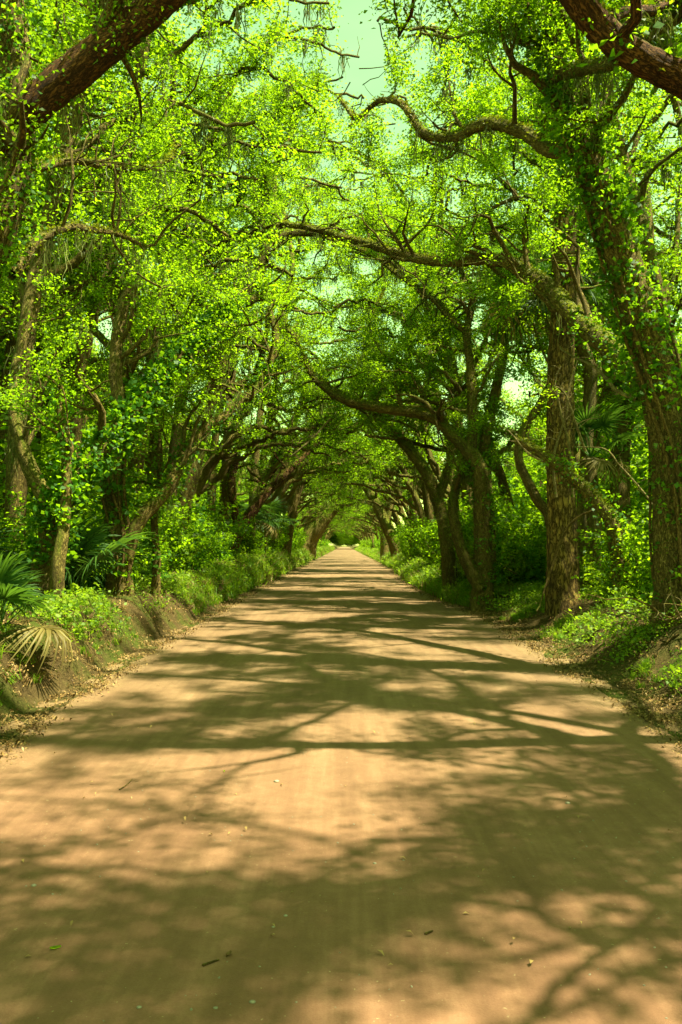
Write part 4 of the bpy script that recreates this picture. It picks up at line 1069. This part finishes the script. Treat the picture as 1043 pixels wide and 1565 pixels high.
for k in range(40):
    th = rs.uniform(0, 6.28); p0 = np.array((rs.normal() * .35, rs.normal() * .25, .05))
    d = np.array((math.cos(th), math.sin(th) * .6, rs.uniform(.0, .9)))
    p = wander(p0, d, rs.uniform(.5, 1.3), .12, rs, .30, -.05); p[:, 2] = np.maximum(p[:, 2], .02)
    B = [(p, np.linspace(rs.uniform(.006, .018), .004, len(p)))]; B += children(B, rs, .3, (.2, .5), .3, .6, .003, .9, 0, wig=.4)
    a = Acc()
    for q, r in B: a.tube(q, r, 4)
    add('twig', a.mesh('twig', M['dead' if k % 3 else 'vine']), broot)

# ------------------------------------------------------------------ bits lying on the road
def on_road(px, py):
    v = RM @ np.array(((px - 521.5) / F, (782.5 - py) / F, -1.0)); t = 1.0
    for _ in range(60):
        p = CAM + v * t; t += (p[2] - float(road_surface(p[0], p[1]))) * .6 / abs(v[2])
    return CAM + v * t
def pebble(seed, r):
    rng = np.random.default_rng(seed)
    u = np.linspace(0, 2 * np.pi, 10, endpoint=False); w = np.linspace(0, np.pi, 7)
    U, W = np.meshgrid(u, w); D = np.stack([np.cos(U) * np.sin(W), np.sin(U) * np.sin(W), np.cos(W)], -1).reshape(-1, 3)
    V = D * r * (.75 + .5 * fbm(D[:, 0] * 1.5 + seed, D[:, 1] * 1.5, D[:, 2] * 1.5, o=2))[:, None] * (1.2, .9, .6)
    i = np.arange(6)[:, None] * 10; j = np.arange(10)[None]; jn = (j + 1) % 10
    return mesh_from('pebble', V, np.stack([i + j, i + 10 + j, i + 10 + jn, i + jn], -1).reshape(-1, 4), None, True, (M['stone'],))
for i, (px, py, r, lab) in enumerate(((386, 1532, .012, 'small dark pebble nearest the camera on the road'), (423, 1195, .020, 'dark pebble in the sunlit patch left of the road centre'),
        (437, 1400, .010, 'pale pebble beside a cluster of grit on the road'), (330, 1541, .009, 'pale pebble left of the nearest dark pebble'), (52, 1354, .014, 'pebble near the left edge of the frame on the road'),
        (213, 1540, .010, 'pale flat chip of stone on the shaded road'), (418, 1417, .008, 'tiny dark stone in the cluster of grit'), (573, 1320, .010, 'lone stone right of the road centre'), (868, 1228, .016, 'brown stone on the right side of the road'))):
    p = on_road(px, py); o = add('pebble', pebble(i, r), None, label=lab, category='pebble', group='pebbles on the road'); o.location = p + (0, 0, r * .2)
for i, (x0, y0, x1, y1, lab) in enumerate(((183, 1208, 202, 1192, 'thin straight twig on the left of the road'), (310, 1477, 335, 1468, 'thin pale bent twig on the road near the camera'), (650, 1429, 662, 1424, 'short dark twig right of the road centre'))):
    a_, b_ = on_road(x0, y0), on_road(x1, y1); m_ = (a_ + b_) / 2 + (.012, .01, 0)
    P = spline([a_, m_, b_], .02) + (0, 0, .005)
    ac = Acc(); ac.tube(P, np.linspace(.006, .003, len(P)), 6, .2); o = add('twig', ac.mesh('twig', M['vine'], a_), None, label=lab, category='twig', group='twigs on the road'); o.location = a_
for i, (px, py, mt, rz, lab) in enumerate(((85, 1451, 'bright', .4, 'fallen green leaf at the left on the road'), (350, 1461, 'litter', 1.3, 'curled dark brown leaf near the middle of the road'), (343, 1180, 'bright', 2.0, 'tiny green leaf left of the sunlit patch'))):
    s_ = .05 if i < 2 else .03; t = np.linspace(-1, 1, 7)
    V = np.concatenate([np.stack([t * s_ * .5, sg * s_ * .24 * (1 - t * t) * (1 + .3 * np.sin(t * 9)), .004 + .008 * abs(sg) + .003 * t * t], 1) for sg in (-1, 0, 1)])
    Fq = [(r * 7 + c, r * 7 + c + 1, r * 7 + c + 8, r * 7 + c + 7) for r in range(2) for c in range(6)]
    o = add('fallen_leaf', mesh_from('fallen_leaf', V, np.array(Fq), {'tint': ('FLOAT', np.full(21, .1 if mt == 'litter' else .5))}, False, (M[mt],)), None, label=lab, category='leaf')
    o.location = on_road(px, py); o.rotation_euler = (0, 0, rz)
n = 900
P = np.stack([rg.uniform(-3, 3, n), 3.2 * (22 / 3.2) ** rg.random(n), np.zeros(n)], 1)
P = P[vnoise(P[:, 0] * 1.4, P[:, 1] * 1.4, 2.2) > .45]; P[:, 2] = road_surface(P[:, 0], P[:, 1])
scatter('road_grit', 'fine grit and crumbs of soil lying on the packed sand', [pebble(20 + i, .0045) for i in range(3)], P, rotz(len(P), rg, .4), rg.uniform(.5, 1.6, len(P)), None)
print('done', LEAVES[0], round(time.time() - T0, 1), 'tris', sum(len(m.loops) - 2 * len(m.polygons) for m in bpy.data.meshes))

# roots and dead sticks showing in the cut faces of the banks
rq = np.random.default_rng(91)
for side, word in ((-1, 'left'), (1, 'right')):
    a = Acc()
    for k in range(70):
        y = 8 * (26 / 8) ** rq.random(); e = float(edge_x(y, side)); x = side * (e + rq.uniform(.25, 1.0))
        q = [np.array((x, y, 0.0))]
        for _ in range(int(rq.uniform(4, 9))):
            q.append(q[-1] + (rq.normal() * .05 - side * .045, rq.normal() * .07, 0))
        q = np.array(q); q[:, 2] = ground(q[:, 0], q[:, 1]) + rq.normal(size=len(q)) * .012 + .006
        a.tube(q, np.linspace(rq.uniform(.006, .017), .003, len(q)), 5, .2)
    o = add('roots', a.mesh('roots', M['vine']), None, kind='stuff', label=f'fine roots and sticks poking out of the {word} bank', category='roots')
